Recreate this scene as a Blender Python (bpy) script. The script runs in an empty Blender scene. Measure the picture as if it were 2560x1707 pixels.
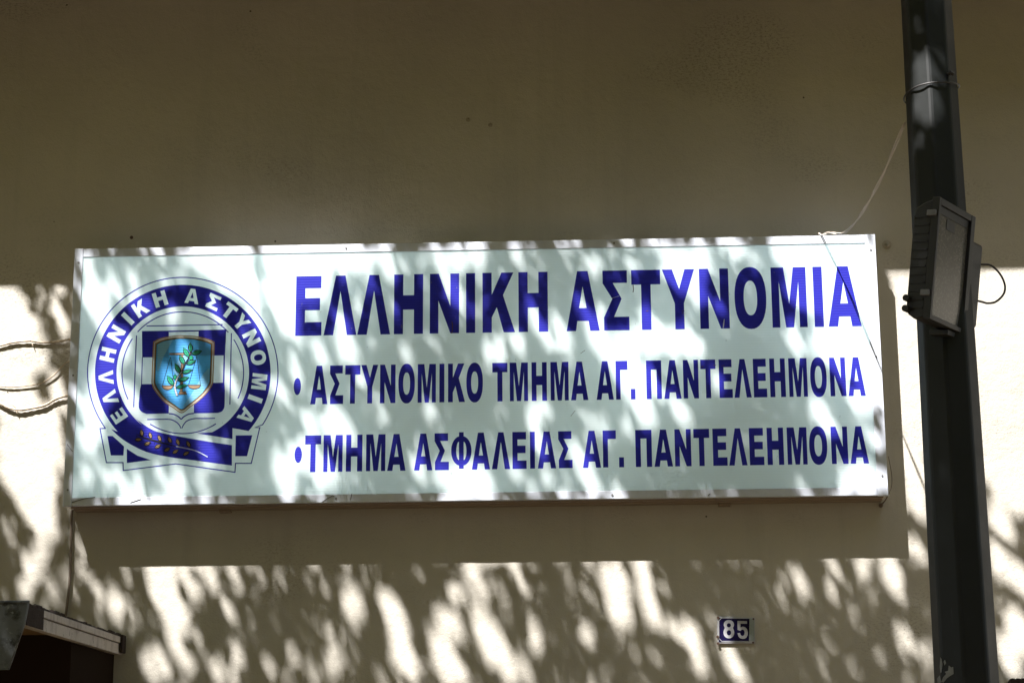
import bpy, bmesh, math, random
import numpy as np
from mathutils import Vector, Matrix
from mathutils.geometry import tessellate_polygon

random.seed(7)
rng = np.random.default_rng(11)
scene = bpy.context.scene
C = scene.collection
R = math.radians

# ------------------------------------------------------------------ camera
ZS = 3.034                                   # height of the sign's centre
F = 5049.5                                   # focal length in pixels of the 2560 px wide photo
rx, ry, rz = .2431, -.0408, -.0063           # pitch, yaw, roll
fwd = Vector((math.sin(ry)*math.cos(rx), math.cos(ry)*math.cos(rx), math.sin(rx)))
rgt = Vector((math.cos(ry), -math.sin(ry), 0))
upv = rgt.cross(fwd)
rgt, upv = (rgt*math.cos(rz) + upv*math.sin(rz)), (upv*math.cos(rz) - rgt*math.sin(rz))
CAM = Vector((.3755, -6.2253, -1.4336 + ZS))
cam_d = bpy.data.cameras.new('camera')
cam_d.sensor_width = 36.0
cam_d.lens = 36.0*F/2560
cam_d.clip_start = .05
cam_d.clip_end = 2000
cam = bpy.data.objects.new('camera', cam_d)
C.objects.link(cam)
cam.matrix_world = Matrix(((rgt.x, upv.x, -fwd.x, CAM.x), (rgt.y, upv.y, -fwd.y, CAM.y),
                           (rgt.z, upv.z, -fwd.z, CAM.z), (0, 0, 0, 1)))
scene.camera = cam

# ------------------------------------------------------------------ sun, sky, exposure
SX, SZ = .6857, 1.8089                       # the sun's shift to the right and down per metre into the wall
sun_dir = Vector((SX, 1, -SZ)).normalized()
sun_d = bpy.data.lights.new('sun', 'SUN')
sun_d.energy = 5.0
sun_d.angle = R(.53)
sun_d.color = (1.0, .965, .93)
sun = bpy.data.objects.new('sun', sun_d)
C.objects.link(sun)
sun.rotation_euler = sun_dir.to_track_quat('-Z', 'Y').to_euler()
sun.location = (-6, -8, 16)
world = bpy.data.worlds.new('World')
scene.world = world
world.use_nodes = True
wn = world.node_tree
sky = wn.nodes.new('ShaderNodeTexSky')
sky.sky_type = 'NISHITA'
sky.sun_disc = False
sky.sun_elevation = math.asin(-sun_dir.z)
sky.sun_rotation = math.atan2(-SX, -1.0)
sky.altitude = 100
sky.dust_density = 2.0
wn.links.new(sky.outputs[0], wn.nodes['Background'].inputs[0])
wn.nodes['Background'].inputs[1].default_value = .08
scene.view_settings.view_transform = 'Standard'
scene.view_settings.look = 'None'
scene.view_settings.exposure = 2.0
scene.view_settings.gamma = 1.0
scene.view_settings.use_curve_mapping = False
scene.cycles.max_bounces = 24
scene.cycles.diffuse_bounces = 20
scene.cycles.transmission_bounces = 8

# ------------------------------------------------------------------ helpers
def at(px, py, Y):
    """the point of the plane y = Y that the photo's pixel (px, py) shows"""
    d = fwd + rgt*((px - 1280)/F) + upv*(-(py - 853.5)/F)
    return CAM + d*((Y - CAM.y)/d.y)

class MB:
    """collects geometry and links it as one mesh"""
    def __init__(s): s.v = []; s.f = []; s.m = []
    def add(s, vs, fs, m=0):
        o = len(s.v)
        s.v += [tuple(p) for p in vs]
        for f in fs: s.f.append([o + i for i in f]); s.m.append(m)
        return s
    def box(s, a, b, m=0):
        x0, y0, z0 = a; x1, y1, z1 = b
        return s.add([(x0,y0,z0),(x1,y0,z0),(x1,y1,z0),(x0,y1,z0),(x0,y0,z1),(x1,y0,z1),(x1,y1,z1),(x0,y1,z1)],
              [(0,3,2,1),(4,5,6,7),(0,1,5,4),(1,2,6,5),(2,3,7,6),(3,0,4,7)], m)
    def obox(s, o, X, Y, Z, m=0):
        """box from corner o along three edge vectors"""
        o, X, Y, Z = map(Vector, (o, X, Y, Z))
        return s.add([o, o+X, o+X+Y, o+Y, o+Z, o+X+Z, o+X+Y+Z, o+Y+Z],
              [(0,3,2,1),(4,5,6,7),(0,1,5,4),(1,2,6,5),(2,3,7,6),(3,0,4,7)], m)
    def poly(s, pts, holes=(), m=0):
        loops = [[Vector(p) for p in pts]] + [[Vector(p) for p in h] for h in holes]
        tris = tessellate_polygon(loops)
        return s.add([p for l in loops for p in l], [tuple(t) for t in tris], m)
    def tube(s, pts, r, n=8, m=0, cap=True):
        pts = [Vector(p) for p in pts]
        rs = r if isinstance(r, (list, tuple)) else [r]*len(pts)
        t0 = (pts[1] - pts[0]).normalized()
        ref = t0.orthogonal().normalized()
        rings = []
        for i, p in enumerate(pts):
            t = (pts[min(i+1, len(pts)-1)] - pts[max(i-1, 0)]).normalized()
            ref = (ref - t*ref.dot(t)).normalized()
            b = t.cross(ref)
            rings.append([p + (ref*math.cos(2*math.pi*k/n) + b*math.sin(2*math.pi*k/n))*rs[i] for k in range(n)])
        fs = []
        for i in range(len(pts)-1):
            for k in range(n):
                a = i*n + k; b2 = i*n + (k+1) % n
                fs.append((a, b2, b2+n, a+n))
        if cap:
            fs.append(tuple(reversed(range(n)))); fs.append(tuple(range((len(pts)-1)*n, len(pts)*n)))
        return s.add([p for r_ in rings for p in r_], fs, m)
    def build(s, name, mats, parent=None, smooth=False, bevel=0, origin=None, fix=True):
        me = bpy.data.meshes.new(name)
        o3 = Vector(origin) if origin is not None else Vector((0, 0, 0))
        me.from_pydata([tuple(Vector(p) - o3) for p in s.v], [], s.f)
        for mt in (mats if isinstance(mats, (list, tuple)) else [mats]): me.materials.append(mt)
        me.polygons.foreach_set('material_index', s.m)
        if fix:
            bm = bmesh.new(); bm.from_mesh(me)
            bmesh.ops.recalc_face_normals(bm, faces=bm.faces)
            bm.to_mesh(me); bm.free()
        if smooth:
            me.polygons.foreach_set('use_smooth', [True]*len(me.polygons))
        o = bpy.data.objects.new(name, me)
        C.objects.link(o)
        if parent is not None:
            o.parent = parent
            o.location = o3 - Vector(parent.location)
        else:
            o.location = o3
        if bevel:
            bv = o.modifiers.new('bevel', 'BEVEL'); bv.width = bevel; bv.segments = 2; bv.limit_method = 'ANGLE'; bv.angle_limit = R(40)
        return o

def tag(o, label, cat, group=None, kind=None):
    if label: o['label'] = label
    if cat: o['category'] = cat
    if group: o['group'] = group
    if kind: o['kind'] = kind
    return o
def thing(name, loc, label, cat, group=None):
    o = bpy.data.objects.new(name, None)
    o.empty_display_size = .1
    o.location = loc
    C.objects.link(o)
    return tag(o, label, cat, group)
def sub(mb, name, mats, top, part, **k):
    """a sub-part: child of a part (parts sit at their thing's origin)"""
    o = mb.build(name, mats, None, **k)
    o.parent = part
    return o
def spline(pts, n=8):
    """Catmull-Rom through points"""
    P = [Vector(p) for p in pts]
    P = [P[0]*2 - P[1]] + P + [P[-1]*2 - P[-2]]
    out = []
    for i in range(1, len(P)-2):
        for k in range(n):
            t = k/n
            a, b, c, d = P[i-1], P[i], P[i+1], P[i+2]
            out.append(.5*((2*b) + (c-a)*t + (2*a-5*b+4*c-d)*t*t + (3*b-a-3*c+d)*t**3))
    out.append(P[-2])
    return out

# ------------------------------------------------------------------ materials
def nmat(name, col, rough=.6, metal=0, spec=.5):
    m = bpy.data.materials.new(name); m.use_nodes = True
    nt = m.node_tree; p = nt.nodes['Principled BSDF']
    p.inputs['Base Color'].default_value = (*col, 1); p.inputs['Roughness'].default_value = rough
    p.inputs['Metallic'].default_value = metal; p.inputs['Specular IOR Level'].default_value = spec
    return m, nt, p
def N(nt, t, **k):
    n = nt.nodes.new('ShaderNode' + t)
    for a, b in k.items(): setattr(n, a, b)
    return n
def noise(nt, scale, detail=4, rough=.55, vec=None, dist=0):
    n = N(nt, 'TexNoise'); n.inputs['Scale'].default_value = scale; n.inputs['Detail'].default_value = detail
    n.inputs['Roughness'].default_value = rough; n.inputs['Distortion'].default_value = dist
    if vec is not None: nt.links.new(vec, n.inputs['Vector'])
    return n.outputs['Fac']
def ramp(nt, fac, stops):
    r = N(nt, 'ValToRGB')
    e = r.color_ramp.elements
    while len(e) < len(stops): e.new(.5)
    for i, (p, c) in enumerate(stops):
        e[i].position = p; e[i].color = (*c, 1) if isinstance(c, (tuple, list)) else (c, c, c, 1)
    nt.links.new(fac, r.inputs['Fac']); return r.outputs['Color']
def mix(nt, fac, a, b, mode='MIX'):
    n = N(nt, 'MixRGB', blend_type=mode)
    for sock, v in ((n.inputs[0], fac), (n.inputs[1], a), (n.inputs[2], b)):
        if isinstance(v, (int, float)): sock.default_value = v
        elif isinstance(v, tuple): sock.default_value = (*v, 1)
        else: nt.links.new(v, sock)
    return n.outputs[0]
def math2(nt, op, a, b):
    n = N(nt, 'Math', operation=op)
    for sock, v in ((n.inputs[0], a), (n.inputs[1], b)):
        if isinstance(v, (int, float)): sock.default_value = v
        else: nt.links.new(v, sock)
    return n.outputs[0]
def bump(nt, p, h, strength, dist=.002):
    b = N(nt, 'Bump'); b.inputs['Strength'].default_value = strength; b.inputs['Distance'].default_value = dist
    nt.links.new(h, b.inputs['Height']); nt.links.new(b.outputs[0], p.inputs['Normal']); return b
def objvec(nt, scale=None):
    c = N(nt, 'TexCoord')
    if scale is None: return c.outputs['Object']
    mp = N(nt, 'Mapping'); mp.inputs['Scale'].default_value = scale
    nt.links.new(c.outputs['Object'], mp.inputs['Vector']); return mp.outputs[0]

def wall_material(name, base, dirt=.5):
    m, nt, p = nmat(name, base, .9, 0, .2)
    v = objvec(nt)
    big = noise(nt, 1.1, 5, .6, v)
    col = mix(nt, ramp(nt, big, [(.35, 0), (.7, 1)]), tuple(c*.84 for c in base), tuple(min(1, c*1.06) for c in base))
    # scuffs: patches in which a fine brushed texture shows dark
    patch = ramp(nt, noise(nt, 1.7, 3, .5, objvec(nt, (1, 1, 1.8))), [(.56, 0), (.68, 1)])
    fine = ramp(nt, noise(nt, 170, 5, .75, objvec(nt, (.55, 1, 1))), [(.50, 0), (.62, 1)])
    col = mix(nt, math2(nt, 'MULTIPLY', math2(nt, 'MULTIPLY', patch, fine), dirt), col, tuple(c*.35 for c in base))
    # streaks that ran down
    st = ramp(nt, noise(nt, 3.2, 6, .6, objvec(nt, (3, 1, .22))), [(.55, 0), (.8, 1)])
    col = mix(nt, math2(nt, 'MULTIPLY', st, .32), col, tuple(c*.55 for c in base))
    # pocks and fly specks
    vo = N(nt, 'TexVoronoi'); vo.inputs['Scale'].default_value = 19; nt.links.new(v, vo.inputs['Vector'])
    dot = ramp(nt, vo.outputs['Distance'], [(.045, 1), (.075, 0)])
    wh = N(nt, 'TexWhiteNoise'); nt.links.new(vo.outputs['Position'], wh.inputs['Vector'])
    gate = ramp(nt, wh.outputs['Value'], [(.93, 0), (.95, 1)])
    col = mix(nt, math2(nt, 'MULTIPLY', dot, gate), col, (.06, .05, .04))
    # hairline cracks in a few places
    ck = N(nt, 'TexVoronoi', feature='DISTANCE_TO_EDGE'); ck.inputs['Scale'].default_value = 2.3
    wv = N(nt, 'VectorMath', operation='ADD'); nt.links.new(v, wv.inputs[0])
    nz = N(nt, 'TexNoise'); nz.inputs['Scale'].default_value = 9; nt.links.new(v, nz.inputs['Vector'])
    sc = N(nt, 'VectorMath', operation='SCALE'); nt.links.new(nz.outputs['Color'], sc.inputs[0]); sc.inputs['Scale'].default_value = .12
    nt.links.new(sc.outputs[0], wv.inputs[1]); nt.links.new(wv.outputs[0], ck.inputs['Vector'])
    line = ramp(nt, ck.outputs['Distance'], [(.0022, 1), (.0045, 0)])
    where = ramp(nt, noise(nt, 1.9, 2, .5, v), [(.70, 0), (.74, 1)])
    crack = math2(nt, 'MULTIPLY', line, where)
    col = mix(nt, math2(nt, 'MULTIPLY', crack, .7), col, tuple(c*.3 for c in base))
    nt.links.new(col, p.inputs['Base Color'])
    h = math2(nt, 'ADD', math2(nt, 'MULTIPLY', noise(nt, 210, 4, .65, v), .35), math2(nt, 'MULTIPLY', noise(nt, 26, 5, .6, v), .9))
    h = math2(nt, 'SUBTRACT', h, math2(nt, 'MULTIPLY', crack, .8))
    bump(nt, p, h, .8, .005)
    return m

M = {}
WALL = (.47, .442, .39)
M['wall'] = wall_material('cream_render', WALL, .65)
M['soffit'] = nmat('ochre_painted_concrete', (.24, .17, .045), .9)[0]

M['steel0'] = nmat('screw_head', (.20, .20, .21), .45, .5)[0]
M['rust0'] = nmat('dark_scratch', (.07, .06, .055), .8)[0]
# aluminium profile, dull and dirty
m, nt, p = nmat('aluminium', (.62, .62, .65), .5, .0, .5); M['alu'] = m
v = objvec(nt)
c1 = mix(nt, ramp(nt, noise(nt, 7, 6, .65, v), [(.35, 0), (.75, 1)]), (.56, .60, .69), (.42, .45, .515))
sp = ramp(nt, noise(nt, 120, 3, .6, v), [(.68, 0), (.74, 1)])
c1 = mix(nt, math2(nt, 'MULTIPLY', sp, .7), c1, (.12, .11, .11))
gr = ramp(nt, noise(nt, 16, 6, .7, objvec(nt, (.5, 1, 2))), [(.62, 0), (.78, 1)])
c1 = mix(nt, math2(nt, 'MULTIPLY', gr, .55), c1, (.22, .21, .20))
nt.links.new(c1, p.inputs['Base Color']); bump(nt, p, noise(nt, 60, 3, .5, v), .08)
M['casing'] = nmat('white_box_metal', (.82, .80, .76), .6)[0]
M['underside_brown'] = nmat('shade_brown_profile', (.26, .205, .165), .55)[0]  # brown that ground light gives the aluminium underside, put into the colour
M['inside'] = nmat('white_painted_metal', (.94, .95, .95), .7)[0]

# translucent corrugated panel and the vinyl stuck to it
def sheet(name, col, trans, tcol, rough=.35, rib=.25, spec=.35):
    m, nt, p = nmat(name, col, rough, 0, spec)
    out = nt.nodes['Material Output']
    v = objvec(nt)
    w = N(nt, 'TexWave', wave_type='BANDS', bands_direction='Z'); w.inputs['Scale'].default_value = 38.0
    w.inputs['Distortion'].default_value = .0
    nt.links.new(v, w.inputs['Vector'])
    shade = mix(nt, math2(nt, 'MULTIPLY', w.outputs['Fac'], rib), col, tuple(x*.86 for x in col))
    grime = ramp(nt, noise(nt, 3.5, 7, .65, objvec(nt, (1, 1, .6))), [(.45, 0), (.85, 1)])
    shade = mix(nt, math2(nt, 'MULTIPLY', grime, .4), shade, tuple(x*.62 for x in col))
    spk = ramp(nt, noise(nt, 70, 2, .5, objvec(nt, (1, 1, .7))), [(.745, 0), (.765, 1)])
    shade = mix(nt, math2(nt, 'MULTIPLY', spk, .6), shade, (.16, .15, .14))
    nt.links.new(shade, p.inputs['Base Color'])
    bump(nt, p, math2(nt, 'ADD', w.outputs['Fac'], math2(nt, 'MULTIPLY', noise(nt, 2.2, 2, .5, v), 9.0)), .2, .002)
    t = N(nt, 'BsdfTranslucent'); t.inputs['Color'].default_value = (*tcol, 1)
    mx = N(nt, 'MixShader'); mx.inputs[0].default_value = trans
    nt.links.new(p.outputs[0], mx.inputs[1]); nt.links.new(t.outputs[0], mx.inputs[2]); nt.links.new(mx.outputs[0], out.inputs['Surface'])
    return m
M['panel'] = sheet('translucent_panel', (.80, .89, .90), .60, (.84, .97, .985))
M['blue'] = sheet('blue_vinyl', (.030, .031, .36), .25, (.012, .018, .42), .32, .5)
M['white_vinyl'] = sheet('white_vinyl', (.80, .89, .90), .6, (.84, .97, .985))
M['cyan'] = sheet('sky_blue_print', (.10, .43, .92), .3, (.1, .5, .8))
M['cyan_light'] = sheet('pale_blue_print', (.26, .62, .92), .3, (.2, .6, .8))
M['green'] = sheet('green_print', (.02, .34, .19), .2, (.02, .3, .2))
M['black'] = sheet('black_print', (.012, .012, .02), .05, (.02, .02, .03))
M['tan'] = sheet('tan_print', (.30, .20, .125), .2, (.3, .2, .12))
M['gold'] = sheet('gold_print', (.48, .33, .17), .2, (.3, .2, .1))
M['dark_gold'] = sheet('dark_gold_print', (.07, .055, .035), .1, (.06, .05, .03))
M['grey'] = sheet('grey_print', (.55, .60, .66), .3, (.5, .55, .6))
M['wire'] = nmat('grey_wire', (.50, .44, .38), .6)[0]
M['dark_wire'] = nmat('dark_wire', (.02, .018, .018), .5)[0]
M['brown_cable'] = nmat('brown_cable', (.14, .11, .085), .7)[0]
M['rust'] = nmat('rusty_metal', (.09, .05, .035), .85)[0]

m, nt, p = nmat('dry_vine_bark', (.30, .235, .175), .9, 0, .2); M['vine'] = m
nt.links.new(mix(nt, noise(nt, 60, 5, .7, objvec(nt)), (.34, .27, .20), (.56, .47, .37)), p.inputs['Base Color'])
bump(nt, p, noise(nt, 150, 4, .6, objvec(nt)), .5)

m, nt, p = nmat('dark_green_paint', (.012, .020, .019), .34, 0, .36); M['pole'] = m
v = objvec(nt)
pc = mix(nt, ramp(nt, noise(nt, 9, 6, .65, objvec(nt, (1, 1, .4))), [(.4, 0), (.75, 1)]), (.003, .0045, .0045), (.006, .0085, .009))
scr = ramp(nt, noise(nt, 60, 5, .7, objvec(nt, (1, 1, .08))), [(.66, 0), (.74, 1)])
pc = mix(nt, math2(nt, 'MULTIPLY', scr, .35), pc, (.09, .10, .10))
nt.links.new(pc, p.inputs['Base Color'])
nt.links.new(ramp(nt, noise(nt, 14, 4, .6, v), [(.3, .48), (.8, .6)]), p.inputs['Roughness'])
bump(nt, p, noise(nt, 45, 4, .6, v), .10)
M['flaked'] = None
m, nt, p = nmat('flaked_paint', (.17, .18, .18), .8); M['flaked'] = m
nt.links.new(mix(nt, noise(nt, 90, 5, .7, objvec(nt)), (.08, .09, .09), (.24, .25, .25)), p.inputs['Base Color'])

m, nt, p = nmat('black_cast_aluminium', (.014, .014, .016), .5, 0, .5); M['lamp'] = m
nt.links.new(mix(nt, noise(nt, 20, 5, .6, objvec(nt)), (.010, .010, .012), (.022, .022, .026)), p.inputs['Base Color'])
bump(nt, p, noise(nt, 260, 2, .5, objvec(nt)), .15)
m, nt, p = nmat('lamp_glass', (.11, .11, .105), .22, 0, .5); M['lamp_glass'] = m
vg = N(nt, 'TexVoronoi'); vg.inputs['Scale'].default_value = 150; nt.links.new(objvec(nt), vg.inputs['Vector'])
nt.links.new(mix(nt, ramp(nt, vg.outputs['Distance'], [(.1, 1), (.5, 0)]), (.085, .085, .083), (.16, .16, .155)), p.inputs['Base Color'])
M['lamp_dark'] = nmat('lamp_recess', (.012, .012, .013), .5)[0]
M['steel'] = nmat('screw_steel', (.16, .16, .17), .4, .6)[0]

m, nt, p = nmat('weathered_white_aluminium', (.50, .45, .44), .6); M['fascia'] = m
v = objvec(nt)
ft = N(nt, 'TexCoord')
fc = mix(nt, ramp(nt, noise(nt, 24, 6, .65, objvec(nt, (1, 1, .35))), [(.48, 0), (.70, 1)]), (.50, .45, .43), (.26, .215, .20))
fc = mix(nt, ramp(nt, noise(nt, 70, 4, .7, objvec(nt, (1, 1, .5))), [(.62, 0), (.68, 1)]), fc, (.06, .04, .035))
nt.links.new(fc, p.inputs['Base Color'])
m, nt, p = nmat('moss_and_grime', (.05, .03, .025), .95); M['grime'] = m
nt.links.new(mix(nt, noise(nt, 60, 6, .7, objvec(nt)), (.008, .006, .005), (.045, .024, .02)), p.inputs['Base Color'])
bump(nt, p, noise(nt, 90, 5, .7, objvec(nt)), .8, .006)
m, nt, p = nmat('galvanised_sheet', (.22, .235, .25), .5, .25); M['galv'] = m
gc = mix(nt, ramp(nt, noise(nt, 16, 7, .7, objvec(nt)), [(.48, 0), (.62, 1)]), (.11, .12, .13), (.015, .015, .015))
gc = mix(nt, ramp(nt, noise(nt, 70, 4, .6, objvec(nt)), [(.6, 0), (.7, 1)]), gc, (.20, .22, .24))
nt.links.new(gc, p.inputs['Base Color'])
m, nt, p = nmat('brown_boarded_soffit', (.34, .20, .09), .7); M['board'] = m
nt.links.new(mix(nt, noise(nt, 9, 5, .6, objvec(nt, (1, 12, 1))), (.14, .08, .035), (.26, .16, .075)), p.inputs['Base Color'])

M['brown'] = nmat('canopy_shade_brown', (.022, .014, .010), 1.0, 0, .05)[0]  # deep shade under the canopy put into the colour
m, nt, p = nmat('navy_enamel', (.007, .005, .035), .25, 0, .5); M['navy'] = m
m, nt, p = nmat('white_enamel', (.55, .55, .58), .35); M['enamel'] = m
nt.links.new(mix(nt, ramp(nt, noise(nt, 45, 5, .7, objvec(nt)), [(.5, 0), (.8, 1)]), (.36, .36, .39), (.22, .22, .23)), p.inputs['Base Color'])
m, nt, p = nmat('scraped_enamel', (.24, .27, .27), .6); M['scraped'] = m
nt.links.new(mix(nt, noise(nt, 160, 5, .7, objvec(nt)), (.18, .21, .21), (.30, .33, .33)), p.inputs['Base Color'])

m, nt, p = nmat('leaf', (.05, .10, .02), .45, 0, .4); M['leaf'] = m
oi = N(nt, 'TexNoise'); oi.inputs['Scale'].default_value = 3
nt.links.new(mix(nt, oi.outputs['Fac'], (.035, .075, .014), (.075, .12, .025)), p.inputs['Base Color'])
t = N(nt, 'BsdfTranslucent'); t.inputs['Color'].default_value = (.38, .38, .06, 1)
mx = N(nt, 'MixShader'); mx.inputs[0].default_value = .45
nt.links.new(p.outputs[0], mx.inputs[1]); nt.links.new(t.outputs[0], mx.inputs[2])
nt.links.new(mx.outputs[0], nt.nodes['Material Output'].inputs['Surface'])
m, nt, p = nmat('bark', (.10, .075, .055), .95); M['bark'] = m
bump(nt, p, noise(nt, 18, 6, .7, objvec(nt, (1, 1, .3))), .8, .02)
m, nt, p = nmat('paving', (.34, .30, .24), .9); M['paving'] = m
br = N(nt, 'TexBrick'); br.inputs['Scale'].default_value = 2.5; nt.links.new(objvec(nt), br.inputs['Vector'])
br.inputs['Color1'].default_value = (.085, .057, .015, 1); br.inputs['Color2'].default_value = (.075, .048, .012, 1); br.inputs['Mortar'].default_value = (.07, .06, .04, 1)
br.inputs['Mortar Size'].default_value = .01
nt.links.new(br.outputs['Color'], p.inputs['Base Color'])
m, nt, p = nmat('asphalt', (.06, .058, .054), .95); M['asphalt'] = m
nt.links.new(mix(nt, noise(nt, 40, 5, .6, objvec(nt)), (.045, .040, .028), (.08, .070, .048)), p.inputs['Base Color'])
m, nt, p = nmat('earth', (.12, .09, .05), .95); M['earth'] = m
M['facade'] = wall_material('ochre_render', (.26, .17, .05), .4)
M['pane'] = nmat('window_glass', (.03, .035, .04), .08, 0, .6)[0]
M['frame_white'] = nmat('white_paint', (.6, .6, .58), .5)[0]

# ------------------------------------------------------------------ setting: ground, street, building
tag(MB().poly([(-600, -600, -.16), (600, -600, -.16), (600, 600, -.16), (-600, 600, -.16)]).build('ground', M['earth']), None, None, kind='structure')
tag(MB().box((-40, -11.5, -.15), (40, -4.6, -.12)).build('road', M['asphalt']), None, None, kind='structure')
tag(MB().box((-40, -4.6, -.15), (40, .02, 0)).build('pavement', M['paving']), None, None, kind='structure')

bld = thing('police_station_building', (0, 0, 0), 'cream rendered building front carrying the long police sign, with a balcony slab above', 'building')
MB().box((-7, 0, -.15), (7, 8, 10)).build('wall', M['wall'], bld)
BZ, BP = 4.42, .590
bal = MB().box((-6.5, -BP, BZ), (6.5, -.002, BZ+.18)).build('balcony_slab', M['soffit'], bld)
sub(MB().box((-6.5, -BP+.003, BZ+.182), (6.5, -BP+.10, BZ+1.1)), 'parapet', M['wall'], bld, bal)

opp = thing('added_opposite_building', (0, -15, 0), 'unseen ochre building added across the street to block sky and warm the wall light', 'building')  # unseen block added to cut sky light and bounce ochre on the wall
ob = MB().box((-22, -25, -.15), (22, -15, 15)).build('wall', M['facade'], opp)
for fl in range(4):
    for k in range(-5, 6):
        x, z = k*3.6, 1.2 + fl*3.3
        f = MB()
        for a, b in (((x-.75, -14.998, z), (x-.67, -14.93, z+1.9)), ((x+.67, -14.998, z), (x+.75, -14.93, z+1.9)),
                     ((x-.669, -14.998, z), (x+.669, -14.93, z+.08)), ((x-.669, -14.998, z+1.82), (x+.669, -14.93, z+1.9)), ((x-.03, -14.98, z+.081), (x+.03, -14.94, z+1.819))):
            f.box(a, b)
        w = f.build('window', M['frame_white'], opp)
        w.name = 'window'
        sub(MB().box((x-.668, -14.998, z+.082), (x+.668, -14.975, z+1.818)), 'pane', M['pane'], opp, w)

# ------------------------------------------------------------------ the sign box
D = .0967
HW, HH = 1.27, .414
def S(px, py, layer=0):
    p = at(px, py, -D)
    return Vector((p.x, -D - .00035*layer, p.z))
X0, X1, Z0, Z1 = -HW, HW, ZS-HH, ZS+HH
sign = thing('light_box_sign', (0, -.001, ZS), 'long white light-box police sign with blue Greek lettering and round emblem on the wall', 'sign')
T = .004
cas = MB()
cas.box((X0+.004, -D+.014, Z1-.004-T), (X1-.004, -.002, Z1-.004))
cas.box((X0+.004, -D+.014, Z0+.004), (X1-.004, -.002, Z0+.004+T))
cas.box((X0+.004, -D+.014, Z0+.0041+T), (X0+.004+T, -.002, Z1-.0041-T))
cas.box((X1-.004-T, -D+.014, Z0+.0041+T), (X1-.004, -.002, Z1-.0041-T))
cas.build('casing', M['casing'], sign)
lin = MB()
lin.box((X0+.0083, -.005, Z0+.0083), (X1-.0083, -.0025, Z1-.0083))
lin.box((X0+.0085, -D+.02, Z1-.0083-.002), (X1-.0085, -.0055, Z1-.0083))
lin.box((X0+.0085, -D+.02, Z0+.0083), (X1-.0085, -.0055, Z0+.0083+.002))
lin.box((X0+.0085, -D+.02, Z0+.0105), (X0+.0105, -.0055, Z1-.0105))
lin.box((X1-.0105, -D+.02, Z0+.0105), (X1-.0085, -.0055, Z1-.0105))
lin.build('lining', M['inside'], sign)
FT, FB, FL, FR = .0275, .0255, .0275, .033
def frame_strip(a, b, lip):
    mb = MB().box(a, b)
    return mb.build('frame', M['alu'], sign, bevel=.0015)
frame_strip((X0, -D-.003, Z0-.001), (X0+FL, -D+.013, Z1+.001), 0)
frame_strip((X1-FR, -D-.003, Z0-.001), (X1, -D+.013, Z1+.001), 0)
frame_strip((X0+FL+.0007, -D-.0025, Z1-FT), (X1-FR-.0007, -D+.0125, Z1), 0)
frame_strip((X0+FL+.0007, -D-.0025, Z0), (X1-FR-.0007, -D+.0125, Z0+FB), 0)
for fx, fz in ((X0+.014, Z1-.045), (X0+.014, ZS), (X0+.014, Z0+.05), (X1-.016, Z1-.05), (X1-.016, ZS+.02), (X1-.016, Z0+.06), (-.42, Z0+.012), (.43, Z0+.012), (-.40, Z1-.013), (.45, Z1-.013)):
    MB().tube([(fx, -D-.0028, fz), (fx, -D-.0046, fz)], .0032, 10).build('screw', M['steel0'], sign)
for pts_ in ([(805,1254),(832,1238),(836,1241)], [(876,1250),(879,1234)], [(180,1255),(210,1246),(238,1242)], [(325,1256),(352,1247)], [(1770,1238),(1776,1233)], [(168,1110),(178,1124),(182,1128)]):
    q_ = [at(x_, y_, -D-.0034) for x_, y_ in pts_]
    MB().tube(q_, .0009, 5).build('scratch', M['rust0'], sign)
# grooved profile under the box
rail = MB()
rail.box((X0+.02, -D+.018, Z0-.004), (X1-.012, -D+.030, Z0+.0035))
rail.box((X0+.02, -D+.050, Z0-.006), (X1-.012, -.004, Z0+.0035))
rail.build('bottom_rail', M['underside_brown'], sign, bevel=.001)
for px in (562, 1812):
    c = at(px, 1262, -.03)
    MB().box((c.x-.018, -.03, Z0-.014), (c.x+.018, -.001, Z0-.0065)).build('bracket', M['underside_brown'], sign, bevel=.001)
face = MB().poly([(X0+FL-.006, -D, Z0+FB-.006), (X1-FR+.006, -D, Z0+FB-.006), (X1-FR+.006, -D, Z1-FT+.006), (X0+FL-.006, -D, Z1-FT+.006)]).build('face_panel', M['panel'], sign)

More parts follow.
